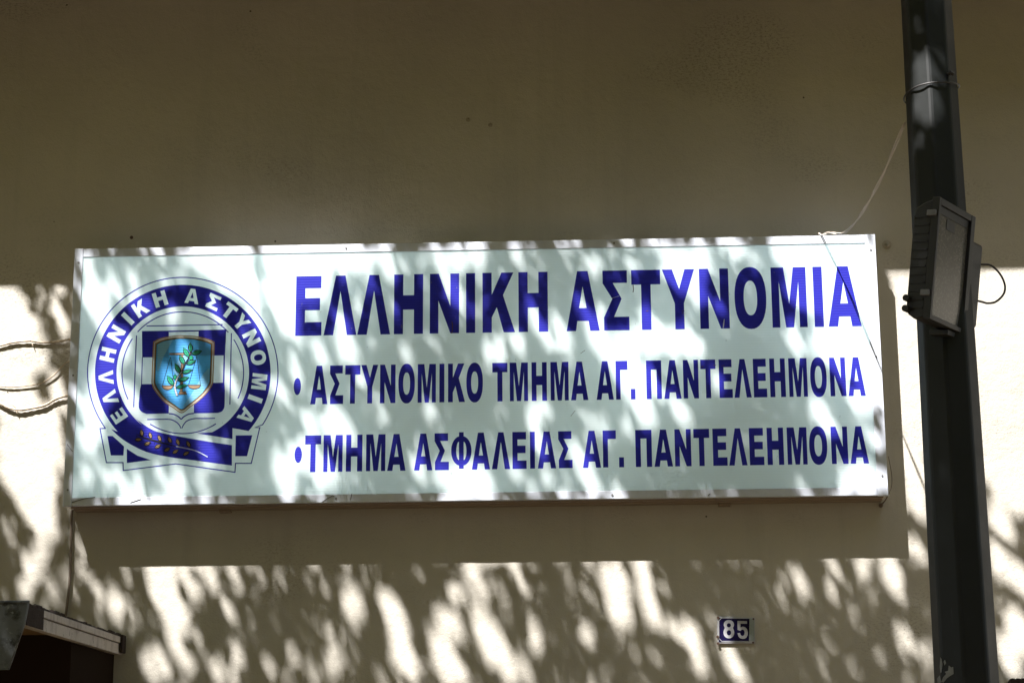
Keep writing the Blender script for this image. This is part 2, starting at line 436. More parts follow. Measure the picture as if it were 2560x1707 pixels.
# ---- lettering: glyphs drawn as outlines in a unit box
def ell(cx, cy, ax, ay, n=40, p=2.25):
    o = []
    for k in range(n):
        t = 2*math.pi*k/n
        c, s_ = math.cos(t), math.sin(t)
        o.append((cx + ax*math.copysign(abs(c)**(2/p), c), cy + ay*math.copysign(abs(s_)**(2/p), s_)))
    return o
def rect(x0, y0, x1, y1): return [(x0, y0), (x1, y0), (x1, y1), (x0, y1)]
G = {
 'E': [([(0,0),(0,1),(.97,1),(.97,.795),(.36,.795),(.36,.628),(.93,.628),(.93,.425),(.36,.425),(.36,.225),(1,.225),(1,0)], [])],
 'L': [([(0,0),(.355,1),(.645,1),(1,0),(.71,0),(.5,.735),(.29,0)], [])],
 'A': [([(0,0),(.34,1),(.66,1),(1,0),(.715,0),(.67,.165),(.33,.165),(.285,0)], [[(.385,.38),(.615,.38),(.5,.74)]])],
 'H': [([(0,0),(0,1),(.315,1),(.315,.648),(.685,.648),(.685,1),(1,1),(1,0),(.685,0),(.685,.406),(.315,.406),(.315,0)], [])],
 'N': [([(0,0),(0,1),(.304,1),(.70,.455),(.70,1),(1,1),(1,0),(.70,0),(.293,.545),(.293,0)], [])],
 'I': [([(0,0),(0,1),(1,1),(1,0)], [])],
 'K': [([(0,0),(0,1),(.285,1),(.285,.63),(.59,1),(.96,1),(.635,.62),(1,0),(.65,0),(.44,.42),(.285,.25),(.285,0)], [])],
 'S': [([(0,1),(.94,1),(.94,.79),(.39,.79),(.72,.525),(.42,.225),(1,.225),(1,0),(.03,0),(.03,.215),(.36,.525),(0,.785)], [])],
 'T': [([(0,1),(1,1),(1,.755),(.665,.755),(.665,0),(.335,0),(.335,.755),(0,.755)], [])],
 'Y': [([(0,1),(.31,1),(.52,.67),(.70,1),(1,1),(.66,.43),(.66,0),(.375,0),(.375,.43)], [])],
 'O': [(ell(.5,.5,.5,.517), [ell(.5,.5,.212,.288)])],
 'M': [([(0,0),(0,1),(.36,1),(.50,.39),(.64,1),(1,1),(1,0),(.78,0),(.78,.76),(.612,0),(.388,0),(.22,.76),(.22,0)], [])],
 'G': [([(0,0),(0,1),(1,1),(1,.77),(.385,.77),(.385,0)], [])],
 'P': [([(0,0),(0,1),(1,1),(1,0),(.68,0),(.68,.765),(.32,.765),(.32,0)], [])],
 '.': [(rect(0,0,1,.27), [])],
 'F': None, 'o': [(ell(.5,.5,.5,.5, p=2), [])],
}
def phi():
    """ring with a bar through it as one outline with two holes"""
    cx, cy = .5, .487; ax, ay, bx, by = .5, .41, .25, .27; sw = .115
    out = []
    E1 = ell(cx, cy, ax, ay, 60, 2.1)
    up_ = [p for p in E1 if p[1] > cy and abs(p[0]-cx) > sw]
    lo = [p for p in E1 if p[1] <= cy and abs(p[0]-cx) > sw]
    yt = cy + ay*.97; yb = cy - ay*.97
    right_up = sorted([p for p in up_ if p[0] > cx], key=lambda p: p[1]); left_up = sorted([p for p in up_ if p[0] < cx], key=lambda p: -p[1])
    left_lo = sorted([p for p in lo if p[0] < cx], key=lambda p: -p[1]); right_lo = sorted([p for p in lo if p[0] > cx], key=lambda p: p[1])
    out = right_up + [(cx+sw, yt), (cx+sw, 1.0), (cx-sw, 1.0), (cx-sw, yt)] + left_up + left_lo + [(cx-sw, yb), (cx-sw, 0), (cx+sw, 0), (cx+sw, yb)] + right_lo
    hs = []
    for sg in (-1, 1):
        arc = [(cx + sg*(sw + (bx-sw)*math.cos(t)), cy + by*.93*math.sin(t)) for t in [(-.5 + k/14)*math.pi for k in range(15)]]
        hs.append(arc)
    return [(out, hs)]
G['F'] = phi()
def line_of_text(name, letters, bl, tl, hgt_bullet=None):
    """letters: (glyph, x0, x1) in photo pixels on the baseline; bl / tl: two points of baseline / cap line"""
    mb = MB()
    (ax, ay), (bx_, by_) = bl
    zb = lambda x: S(x, ay + (by_-ay)*(x-ax)/(bx_-ax)).z
    (cx, cy), (dx, dy) = tl
    zt = lambda x: S(x, cy + (dy-cy)*(x-cx)/(dx-cx)).z
    for g, x0, x1, *r in letters:
        yb = ay + (by_-ay)*((x0+x1)/2-ax)/(bx_-ax)
        A, B = S(x0, yb).x, S(x1, yb).x
        z0, z1 = zb((x0+x1)/2), zt((x0+x1)/2)
        if r: z0, z1 = z0 + (z1-z0)*r[0], z0 + (z1-z0)*r[1]
        for outer, holes in G[g]:
            f = lambda q: (A + (B-A)*q[0], -D - .0004, z0 + (z1-z0)*q[1])
            mb.poly([f(q) for q in outer], [[f(q) for q in h] for h in holes])
    return sub(mb, name, M['blue'], sign, face)
def zz(ox, s, items): return [(it[0], ox + it[1]/s, ox + it[2]/s, *it[3:]) for it in items]
k = 3.675
l1 = zz(640, k, [('E',360,600),('L',620,922),('L',930,1232),('H',1266,1534),('N',1596,1866),('I',1930,2014),('K',2082,2380)]) + \
     zz(1280, k, [('H',62,332),('A',502,806),('S',840,1080),('T',1105,1372),('Y',1390,1688),('N',1732,2002),('O',2054,2346)]) + \
     zz(1880, k, [('M',190,512),('I',578,662),('A',705,1008)])
line_of_text('heading_lettering', l1, ((738, 839.7), (2154, 815.2)), ((741, 691), (2118, 665.6)))
l2 = zz(640, k, [('A',498,655),('S',676,800),('T',816,955),('Y',963,1120),('N',1138,1280),('O',1307,1458),('M',1485,1652),('I',1685,1730),('K',1764,1920),('O',1933,2085),('T',2172,2311)]) + \
     [('M',1274.7,1320.3),('H',1329.5,1367.6),('M',1376.9,1422),('A',1427.8,1471),('A',1491.7,1534.7),('G',1540.4,1570),('.',1577.5,1588.8),('P',1616.9,1655),('A',1661,1704),
      ('N',1709.4,1747.5),('T',1753,1790.8),('E',1799.2,1832.4),('L',1836.5,1879.5),('E',1885,1918.4),('H',1926.3,1965.2),('M',1973.9,2020),('O',2027.5,2068.8),('N',2076.7,2116.2),('A',2121.6,2164.6)]
l2.append(('o', 733.5, 751.5, .245, .69))
line_of_text('office_lettering', l2, ((775, 1010.5), (2164, 989)), ((798, 914.1), (2137, 893)))
l3 = zz(640, k, [('T',447,594),('M',617,793),('H',825,975),('M',1010,1187),('A',1205,1373),('A',1452,1620),('S',1640,1772),('F',1793,1980,.03,1.02),('A',1983,2150),('L',2167,2335)]) + \
     [('E',1281.4,1316.7),('I',1325.4,1337.7),('A',1344.5,1390.5),('S',1396.2,1431.6),('A',1457.4,1503),('G',1508,1541),('.',1548,1560.3),('P',1589.7,1630.5),('A',1636.5,1682.7),
      ('N',1688.2,1729),('T',1735.5,1775.2),('E',1783.4,1819.3),('L',1823.4,1869.1),('E',1875,1911.3),('H',1919.5,1960.8),('M',1969.8,2019.3),('O',2025,2070),('N',2080,2121.4),('A',2126.8,2172.8)]
l3.append(('o', 735.5, 754, .255, .70))
line_of_text('security_lettering', l3, ((775, 1179.7), (2172, 1158)), ((762, 1088.3), (2150, 1065.2)))

# ---- the emblem, traced in photo pixels on the sign's face
def z1(x, y): return (150 + x/3.92, 600 + y/3.92)
def z2(x, y): return (150 + x/3.92, 960 + y/3.92)
def z3(x, y): return (340 + x/6.03, 820 + y/6.03)
def z4(x, y): return (300 + x/7.84, 1040 + y/7.84)
CX, CY = 457, 931.5
def arc(r, a0, a1, n=48): return [(CX + r*math.cos(R(a0 + (a1-a0)*i/n)), CY - r*math.sin(R(a0 + (a1-a0)*i/n))) for i in range(n+1)]
def stroke(pts, w, closed=False):
    """a polyline as a flat band, px"""
    P = [Vector((*p, 0)) for p in pts]; n = len(P); L = []; Rr = []
    for i in range(n):
        a = P[i-1] if (i > 0 or closed) else P[i]; b = P[(i+1) % n] if (i < n-1 or closed) else P[i]
        d1 = (P[i]-a); d2 = (b-P[i])
        d1 = d1.normalized() if d1.length > 1e-6 else d2.normalized(); d2 = d2.normalized() if d2.length > 1e-6 else d1
        t = (d1+d2); t = t.normalized() if t.length > 1e-3 else d1
        nn = Vector((-t.y, t.x, 0)); s_ = 1/max(.45, nn.dot(Vector((-d1.y, d1.x, 0))))
        w_ = w[i] if isinstance(w, list) else w
        L.append(P[i] + nn*w_/2*s_); Rr.append(P[i] - nn*w_/2*s_)
    return L, Rr
def add_stroke(mb, pts, w, layer, closed=False):
    L, Rr = stroke(pts, w, closed)
    n = len(L)
    vs = [S(p.x, p.y, layer) for p in L] + [S(p.x, p.y, layer) for p in Rr]
    mb.add(vs, [(i, (i+1) % n, n + (i+1) % n, n + i) for i in range(n if closed else n-1)])
def add_poly(mb, pts, layer, holes=()):
    mb.poly([S(*p, layer) for p in pts], [[S(*p, layer) for p in h] for h in holes])
emb_pts = MB()
# thin outline
o = MB()
aL, aR = 222, -42
outl = [z2(392,435), z2(455,768), z2(618,768), z2(620,845), z2(1135,780), z2(1715,862), z2(1720,775), z2(1875,775), z2(1958,425), z2(1912,425)]
add_stroke(o, [z2(444,433)] + outl + [p for p in arc(238, -33, 213, 90)], 2.6, 1, True)
add_stroke(o, arc(152, 41.5, 138, 40), 2.6, 1); add_stroke(o, [z1(1594,829), z1(848,843)], 2.6, 1)
add_stroke(o, arc(152, 146, 206, 30), 2.6, 1); add_stroke(o, [z1(750,935), z2(722,225)], 2.6, 1)
add_stroke(o, arc(152, 33, -25, 30), 2.6, 1); add_stroke(o, [z1(1680,912), z2(1665,200)], 2.6, 1)
bk = spline([z2(855,346), z2(960,344), z2(1080,346), z2(1140,372), z2(1172,405), z2(1184,432)], 5)
add_stroke(o, bk, 2.6, 1)
bk = spline([z2(1194,432), z2(1210,400), z2(1245,360), z2(1320,337), z2(1420,336), z2(1520,334)], 5)
add_stroke(o, bk, 2.6, 1)
add_stroke(o, arc(152, 237.5, 303, 40), 2.6, 1)
bk = spline([z2(1068,288), z2(1110,294), z2(1155,315), z2(1188,345)], 5)
add_stroke(o, bk, 3, 1)
bk = spline([z2(1188,345), z2(1215,318), z2(1262,294), z2(1312,286)], 5)
add_stroke(o, bk, 3, 1)
emblem = sub(o, 'emblem_outline', M['blue'], sign, face)
# blue ring running into the ribbon
ringL = arc(219.5, 220, -34, 100)
r_in = arc(165.6, -38, 232, 90)
low_out = spline([z2(500,440), z2(600,530), z2(720,605), z2(870,670), z2(1080,715), z2(1390,756), z2(1685,797)], 6)
low_in = spline([z2(1685,598), z2(1350,545), z2(1000,478), z2(880,433), z2(760,350), z2(680,270)], 6)
GR = dict(G)
GR['A'] = [([(0,0),(.34,1),(.66,1),(1,0),(.74,0),(.68,.17),(.32,.17),(.26,0)], [[(.39,.37),(.61,.37),(.5,.76)]])]
rw = {'E':.80,'L':1.0,'H':.95,'N':1.0,'I':.34,'K':1.0,'A':1.0,'S':.92,'T':.92,'Y':1.0,'O':1.05,'M':1.12}
cents = [('E',z2(578,310)),('L',z2(500,130)),('L',z1(455,1345)),('H',z1(480,1125)),('N',z1(570,930)),('I',z1(690,795)),('K',z1(798,680)),('H',z1(985,590)),
         ('A',z1(1295,555)),('S',z1(1508,600)),('T',z1(1680,665)),('Y',z1(1810,778)),('N',z1(1885,955)),('O',z1(1948,1150)),('M',z1(1938,1385)),('I',z2(1875,130)),('A',z2(1775,275))]
isl = []; cutl = []; angl = []
for i_, (g, (lx, ly)) in enumerate(cents):
    a = math.atan2(-(ly-CY), lx-CX)
    h, w = 37, 35*rw[g]
    er = Vector((math.cos(a), -math.sin(a))); et = Vector((math.sin(a), math.cos(a)))
    c0 = Vector((CX, CY)) + er*192.5
    f = lambda q: tuple(c0 + et*(q[0]-.5)*w + er*(q[1]-.5)*h)
    for outer, holes in GR[g]:
        cutl.append([f(q) for q in outer]); angl.append((math.degrees(a) + 100) % 360 - 100 if math.degrees(a) > -100 else math.degrees(a) + 360)
        isl += [[f(q) for q in hh] for hh in holes]
# the band in wedges, one letter cut out of each
rb = MB()
edges = [222] + [(angl[i]+angl[i+1])/2 for i in range(len(angl)-1)] + [-41.5]
for i in range(len(angl)):
    add_poly(rb, arc(219.5, edges[i], edges[i+1], 10) + arc(165.6, edges[i+1], edges[i], 10), 1, [cutl[i]])
for q in isl: add_poly(rb, q, 1)
add_poly(rb, arc(165.6, 232, 222, 8) + arc(219.5, 222, 222.2, 1) + low_out + low_in, 1)
add_poly(rb, [(CX + 219.5*math.cos(R(41.5)), CY + 219.5*math.sin(R(41.5))), z2(1690,430), z2(1690,538), z2(1340,481)] + arc(165.6, -64, -41.5, 16), 1)
add_poly(rb, [z2(465,508), z2(515,508), z2(575,560), z2(628,610), z2(622,698), z2(498,698)], 1)
add_poly(rb, [z2(655,633), z2(760,700), z2(890,743), z2(655,772)], 1)
add_poly(rb, [z2(1722,502), z2(1885,500), z2(1833,705), z2(1718,705)], 1)
sub(rb, 'emblem_ring', M['blue'], sign, face)
# blue square with the white cross left open
sq = MB()
Lx = lambda y: 354.8 - (y-827)*.044; Rx = lambda y: 565.8 - (y-827)*.022
add_poly(sq, [z1(803,892), z1(1066,888), z1(1066,1148), z1(806,1150)], 1)
add_poly(sq, [z1(1358,883), z1(1630,877), z1(1617,1130), z1(1358,1134)], 1)
add_poly(sq, [z1(1066,888), z1(1358,883), z1(1358,895), z1(1066,903)], 1)
add_poly(sq, [z1(803,1149.5), z1(812,1149), z1(804,1412), z1(795,1412)], 1)
add_poly(sq, [z1(1603,1131), z1(1617,1130), z1(1611,1397), z1(1597,1398)], 1)
cl = spline([z2(772,190), z2(775,235), z2(800,270), z2(850,292)], 5)
add_poly(sq, [z1(1066,1408), z1(795,1412), z2(783,60)] + cl + [z2(1066,287)], 1)
cr = spline([z2(1545,282), z2(1585,268), z2(1608,235), z2(1614,190)], 5)
add_poly(sq, [z1(1312,1402), z2(1312,286)] + cr + [z2(1616,60), z1(1611,1397)], 1)
sub(sq, 'emblem_square', M['blue'], sign, face)
# shield
sh = [(258,215)] + [tuple(q.xy) for q in spline([(258,205,0),(350,160,0),(470,130,0),(600,113,0),(720,110,0),(850,116,0),(960,132,0),(1090,165,0),(1187,205,0)], 4)] + \
     [(1182,420),(1170,700)] + [tuple(q.xy) for q in spline([(1165,830,0),(1130,900,0),(1040,1010,0),(930,1110,0),(810,1200,0),(690,1283,0),(560,1205,0),(420,1110,0),(330,1010,0),(260,910,0),(234,830,0)], 4)] + [(240,600)]
def inset(pts, d):
    cx, cy = 708, 660
    return [(cx + (x-cx)*(1 - d/470), cy + (y-cy)*(1 - d/590)) for x, y in pts]
def ring(mb, a, b, layer): add_poly(mb, [z3(*p) for p in a], layer, [[z3(*p) for p in b]])
s0, s1, s2, s3 = sh, inset(sh, 17), inset(sh, 29), inset(sh, 58)
w = MB(); ring(w, s0, s1, 2.2); ring(w, s2, inset(sh, 44), 2.2); sub(w, 'shield_border', M['gold'], sign, face)
w = MB(); ring(w, s1, s2, 2.2); sub(w, 'shield_border', M['white_vinyl'], sign, face)
w = MB(); ring(w, inset(sh, 44), s3, 2.2); sub(w, 'shield_border', M['dark_gold'], sign, face)
w = MB(); add_poly(w, [z3(*p) for p in s3], 2.2); sub(w, 'shield_field', M['cyan'], sign, face)
# paler bands printed on the field
w = MB()
for pl in ([(330,240),(480,190),(560,175),(420,420),(345,640),(315,640)], [(860,960),(1010,700),(1105,600),(1105,820),(1000,980),(850,1110),(720,1200),(700,1200)], [(640,480),(760,300),(800,420),(640,760),(560,640)]):
    add_poly(w, [z3(*p) for p in pl], 2.8)
sub(w, 'shield_highlight', M['cyan_light'], sign, face)
# scales
w = MB()
add_poly(w, [z3(*p) for p in [(505,380),(830,372),(830,400),(505,407)]], 3.6)
add_poly(w, [z3(*p) for p in [(682,410),(716,410),(702,955),(664,955)]], 3.6)
add_poly(w, [z3(*p) for p in [(655,958),(748,956),(768,1000),(640,1002)]], 3.6)
for x0, x1, y, d in ((393,562,866,66), (783,977,856,64)):
    add_poly(w, [z3(x0 + (x1-x0)*(.5-.5*math.cos(math.pi*t/12)), y + d*math.sin(math.pi*t/12)) for t in range(13)], 3.6)
sub(w, 'scales', M['tan'], sign, face)
w = MB()
for a, b in (((520,440),(400,862)), ((525,440),(568,862)), ((918,420),(793,855)), ((920,425),(972,855))):
    add_stroke(w, [z3(*a), z3(*b)], 1.1, 4.2)
for x0, x1, y, d in ((393,562,866,66), (783,977,856,64)):
    add_stroke(w, [z3(x0 + (x1-x0)*(.5-.5*math.cos(math.pi*t/12)), y + d*math.sin(math.pi*t/12)) for t in range(13)], 1.1, 4.2, True)
add_stroke(w, [z3(*p) for p in [(505,380),(830,372),(830,400),(505,407)]], .8, 4.2, True)
add_stroke(w, [z3(*p) for p in [(655,958),(748,956),(768,1000),(640,1002)]], .9, 4.2, True)
add_stroke(w, [z3(682,545), z3(664,955)], .8, 4.2); add_stroke(w, [z3(716,545), z3(702,955)], .8, 4.2)
sub(w, 'scale_cords', M['black'], sign, face)
# olive branch
lv = [((825,368),(820,222),40),((800,442),(712,294),42),((838,395),(996,346),40),((733,552),(655,410),40),((760,545),(905,488),36),((668,685),(588,535),40),((690,682),(856,624),34),((570,868),(468,714),44),((630,797),(806,740),36),((602,900),(784,858),36)]
def leafpts(a, b, wd, g=0):
    A, B = Vector(a), Vector(b); d = (B-A); L = d.length; d /= L; n = Vector((-d.y, d.x))
    A = A - d*g; B = B + d*g; L += 2*g
    up_ = [A + d*L*t + n*(wd+g)*math.sin(math.pi*t**.9) for t in (0,.12,.25,.4,.55,.7,.85,1)]
    dn = [A + d*L*t - n*(wd+g)*math.sin(math.pi*t**.9) for t in (.85,.7,.55,.4,.25,.12)]
    return [tuple(p) for p in up_ + dn]
w = MB(); wl = MB()
for i, (a, b, wd) in enumerate(lv):
    add_poly(wl, [z3(*p) for p in leafpts(a, b, wd*.92, 4)], 4.8 + .05*i); add_poly(w, [z3(*p) for p in leafpts(a, b, wd*.92-6, -6)], 5.8 + .05*i)
for cx, cy, ax, ay in ((833,448,31,31), (590,740,26,38)):
    add_poly(wl, [z3(*p) for p in ell(cx, cy, ax+4, ay+4, 20, 2)], 5.4); add_poly(w, [z3(*p) for p in ell(cx, cy, ax-4, ay-4, 20, 2)], 6.4)
st = [(845,350),(800,440),(745,535),(700,640),(645,725),(605,800),(588,880),(600,950),(622,1020)]
stp = [tuple(q.xy) for q in spline([(*p, 0) for p in st], 4)]
ws = [.9 + 3.6*(i/(len(stp)-1))**1.5 for i in range(len(stp))]
add_stroke(wl, [z3(*p) for p in stp], [x+1.6 for x in ws], 6.9)
for i, (a, b, wd) in enumerate(lv): add_stroke(wl, [z3(*a), z3(a[0]*.15+b[0]*.85, a[1]*.15+b[1]*.85)], .9, 7.0 + .05*i)
sub(wl, 'branch_outline', M['black'], sign, face)
sub(w, 'olive_leaf', M['green'], sign, face)
w = MB(); add_stroke(w, [z3(*p) for p in stp[13:]], ws[13:], 7.6); sub(w, 'branch_stem', M['grey'], sign, face)
# gold laurel on the ribbon
tl_ = [(425,325,-78),(595,375,-72),(775,430,-66),(975,465,-66),(1135,505,-70),(1340,545,-64)]
bl_ = [(365,458,4),(540,537,22),(745,590,26),(925,655,28),(1090,693,30),(1300,730,30)]
wg = MB(); wd_ = MB()
for i, (x, y, a) in enumerate(tl_ + bl_):
    L, wdt = (76, 40) if i != 1 else (70, 38)
    d = Vector((math.cos(R(a)), -math.sin(R(a))))*L
    if i < 6: d = Vector((math.cos(R(a)), -math.sin(R(a))))*-L; d = Vector((-abs(d.x), -abs(d.y)))
    A, B = Vector((x, y)) - d, Vector((x, y)) + d
    add_poly(wd_, [z4(*p) for p in leafpts(A, B, wdt, 3)], 2.2 + .04*i)
    add_poly(wg, [z4(*p) for p in leafpts(A, B, wdt-10, -9)], 3.0 + .04*i)
    add_stroke(wd_, [z4(*A), z4(*(A*.1+B*.9))], 1.1, 3.8 + .04*i)
for x, y in ((330,390),(517,390),(884,495),(677,535),(1043,625),(1240,580)):
    add_poly(wd_, [z4(*p) for p in ell(x, y, 12, 12, 10, 2)], 2.2)
ls = [tuple(q.xy) for q in spline([(320,345,0),(460,415,0),(640,470,0),(860,530,0),(1100,592,0),(1400,655,0),(1560,712,0),(1720,800,0)], 6)]
add_stroke(wd_, [z4(*p) for p in ls[:28]], [.7 + 3.4*math.sin(math.pi*min(1, i/27))**1 for i in range(28)], 4.5)
sub(wg, 'laurel_leaf', M['gold'], sign, face)
sub(wd_, 'laurel_outline', M['black'], sign, face)
w = MB(); add_stroke(w, [z4(*p) for p in ls[24:]], 2.6, 5.2); sub(w, 'laurel_stem', M['white_vinyl'], sign, face)
# scratches and torn bits of vinyl
K1 = lambda x, y: (1280 + x/k, 560 + y/k)
for pl, wd0 in (([(640 + a/k, 560 + b/k) for a, b in ((1799,895),(1806,920),(1806,970),(1797,1005))], 2.0), ([K1(1112,560), K1(1116,600), K1(1112,628)], 1.8),
            ([K1(1555,800), K1(1585,797)], 1.4), ([K1(1558,822), K1(1583,820)], 1.4), ([K1(1232,800), K1(1252,797)], 1.4), ([K1(540,515+1249), K1(580,465+1249)], .9), ([K1(630,1190), K1(672,1160)], .9),
            ([K1(1734,1312), K1(1762,1308)], 1.5), ([K1(1848,1300), K1(1876,1296)], 1.5), ([K1(1926,1302), K1(1954,1298)], 1.5)):
    w = MB(); add_stroke(w, pl, wd0, 3); sub(w, 'scratch', M['rust'], sign, face)
for pl, wd0 in (([K1(1950,875), K1(1945,915), K1(1940,955)], [2.2, 3.2, 2.4]), ([K1(918,682), K1(985,662)], 1.0)):
    w = MB(); add_stroke(w, pl, wd0, 3); sub(w, 'peeled_vinyl', M['white_vinyl'], sign, face)

# ------------------------------------------------------------------ house number
def Wp(px, py, dy=0): return at(px, py, -dy)
hn = thing('house_number_plate', at(1840, 1577, 0), 'small navy enamel plate reading 85 with a white border, below the police sign', 'number plate')
def z5(x, y): return (1740 + x/9.8, 1500 + y/9.8)
def wpoly(mb, pts, dy, holes=()): mb.poly([Wp(*p, dy) for p in pts], [[Wp(*p, dy) for p in h] for h in holes])
pl = [z5(520,400), z5(1440,430), z5(1442,1062), z5(520,1062)]
mb = MB()
q0 = [Wp(*p, 0) + Vector((0, -.001, 0)) for p in pl]; q1 = [Wp(*p, 0) + Vector((0, -.007, 0)) for p in pl]
mb.add(q0 + q1, [(0,1,2,3), (4,5,6,7), (0,1,5,4), (1,2,6,5), (2,3,7,6), (3,0,4,7)])
mb.build('plate', M['enamel'], hn, bevel=.0015)
mb = MB(); wpoly(mb, [z5(560,425), z5(1310,440), z5(1300,990), z5(1290,1010), z5(560,1020)], .0078); mb.build('field', M['navy'], hn)
mb = MB(); wpoly(mb, [z5(1311,445), z5(1430,450), z5(1428,985), z5(1290,985), z5(1300,760)], .0078); mb.build('scraped_patch', M['scraped'], hn)
mb = MB()
bo = [z5(620,430), z5(1310,440)]
L_, R_ = stroke([z5(1310,440), z5(625,432), z5(560,495), z5(562,925), z5(630,1000), z5(1290,1000)], 1.5)
n_ = len(L_)
mb.add([Wp(p.x, p.y, .0084) for p in L_] + [Wp(p.x, p.y, .0084) for p in R_], [(i, i+1, n_+i+1, n_+i) for i in range(n_-1)])
mb.build('border_line', M['enamel'], hn)
mb = MB()
el = lambda cx, cy, ax, ay, n=32: [z5(*p) for p in ell(cx, cy, ax, ay, n, 2.1)]
top8 = [p for p in ell(805, 592, 126, 112, 48, 2.1) if p[1] < 672]; bot8 = [p for p in ell(805, 785, 132, 142, 48, 2.1) if p[1] > 700]
# the 8 as one outline with two holes
t_ = sorted(top8, key=lambda p: math.atan2(p[1]-592, p[0]-805) if p[0] >= 0 else 0)
a8 = [p for p in ell(805, 592, 126, 112, 64, 2.1)]
b8 = [p for p in ell(805, 785, 132, 142, 64, 2.1)]
def ang(p, c): return math.atan2(p[1]-c[1], p[0]-c[0])
up8 = sorted([p for p in a8 if p[1] < 665], key=lambda p: (ang(p, (805,592)) - R(91)) % (2*math.pi))
lo8 = sorted([p for p in b8 if p[1] > 695], key=lambda p: (ang(p, (805,785)) + R(89)) % (2*math.pi))
out8 = up8 + lo8
wpoly(mb, [z5(*p) for p in out8], .0084, [el(805, 607, 50, 50), el(808, 790, 54, 64)])
five = [(1015,500),(1250,505),(1250,570),(1090,568),(1090,660),(1140,640),(1200,650),(1250,700),(1272,780),(1265,850),(1235,910),(1190,938),(1140,942),(1080,925),(1035,875),(1015,800),(1080,795),(1095,845),(1125,868),(1160,862),(1185,830),(1193,780),(1180,735),(1150,712),(1110,720),(1085,745),(1018,718)]
wpoly(mb, [z5(*p) for p in five], .0084)
mb.build('numeral', M['enamel'], hn)
for x, y in ((540,425), (1405,455), (540,1055), (1398,1032), (530,890)):
    c = Wp(*z5(x, y), .007)
    MB().tube([c, c + Vector((0, -.003, 0))], .0042 if x < 1000 else .003, 8).build('screw', M['rust'], hn)

# ------------------------------------------------------------------ pole with its strap and floodlight
PY = -1.6
p_top, p_bot = at(2312.5, 0, PY), at(2420, 1707, PY)
sc_t = F/( (p_top - CAM).dot(fwd)); sc_b = F/((p_bot - CAM).dot(fwd))
r_t, r_b = 62.5/sc_t, 80/sc_b
PX = (p_top.x + p_bot.x)/2
dr = (r_t - r_b)/(p_top.z - p_bot.z)
rad = lambda z: (r_b + dr*(z - p_bot.z))/math.cos(R(9))
pole = thing('lamp_post', (PX, PY, 0), 'dark green tapered octagonal post standing in front of the wall beside the sign', 'post')
mb = MB()
zs = [0.0, .9, p_bot.z - .2, p_bot.z, p_bot.z + .4, p_bot.z + .8, p_bot.z + 1.2, p_top.z, p_top.z+1.0, 6.5]
angs = [R(-90 + a) for a in (-58, -13, 32, 77, 122, 167, 212, 257)]
vs = [(PX + rad(z)*math.cos(a), PY + rad(z)*math.sin(a), z) for z in zs for a in angs]
fs = [(i*8+j, i*8+(j+1) % 8, (i+1)*8+(j+1) % 8, (i+1)*8+j) for i in range(len(zs)-1) for j in range(8)] + [tuple(range((len(zs)-1)*8, len(zs)*8))]
mb.add(vs, fs)
shaft = mb.build('shaft', M['pole'], pole, bevel=.006)
MB().box((PX-.15, PY-.15, 0.001), (PX+.15, PY+.15, .02)).build('base_plate', M['pole'], pole, bevel=.004)
# flaked paint near the lower end of what shows
fl = MB()
def on_pole(px, py, out):
    """point of the shaft's front facets seen at a pixel"""
    o3 = CAM; d = fwd + rgt*((px-1280)/F) + upv*(-(py-853.5)/F)
    best = None
    for it in range(200):
        y = PY - .12 + it*.0006
        q = o3 + d*((y - o3.y)/d.y)
        # octagon distance
        rr = rad(q.z)*math.cos(R(22.5))
        ins = all((q.x-PX)*math.cos((angs[j]+angs[(j+1) % 8])/2 if j < 7 else (angs[7]+angs[0]+2*math.pi)/2) + (q.y-PY)*math.sin((angs[j]+angs[(j+1) % 8])/2 if j < 7 else (angs[7]+angs[0]+2*math.pi)/2) < rr + out for j in range(8))
        if ins: return q
    return o3 + d*((PY - .06 - o3.y)/d.y)
for blob in ([(655,1430),(675,1445),(690,1440),(693,1495),(660,1515),(640,1530),(615,1562),(598,1555),(612,1520),(635,1495),(625,1478),(650,1470)],
             [(590,1365),(600,1380),(608,1420),(600,1480),(590,1490),(585,1440)], [(615,1400),(625,1385),(635,1410),(622,1430)], [(565,1530),(585,1505),(600,1560),(570,1575)]):
    q = [on_pole(2160 + a/3.0925, 1200 + b/3.0925, .0015) for a, b in blob]
    fl.poly(q)
fo = fl.build('flaked_patch', M['flaked'], pole)

# wire tied round the post
strap = thing('tied_wire', (PX, PY, at(2330, 195, PY).z), 'thin black wire tied round the dark post above the floodlight', 'wire')
ts = MB()
zc = at(2320, 205, PY-.07).z
rs = rad(zc) + .003
pts = []
for i in range(41):
    a = R(-200 + i*360/40*1.0)
    pts.append((PX + rs*math.cos(a), PY + rs*math.sin(a), zc + .012*math.cos(a) + .004*math.sin(2*a)))
ts.tube(pts, .0020, 6)
kn = on_pole(2370, 187, .004)
ts.build('loop', M['dark_wire'], strap, smooth=True)
MB().tube([kn, kn + Vector((.006, -.006, .003)), kn + Vector((.012, -.004, -.002))], .005, 8).build('knot', M['dark_wire'], strap, smooth=True)

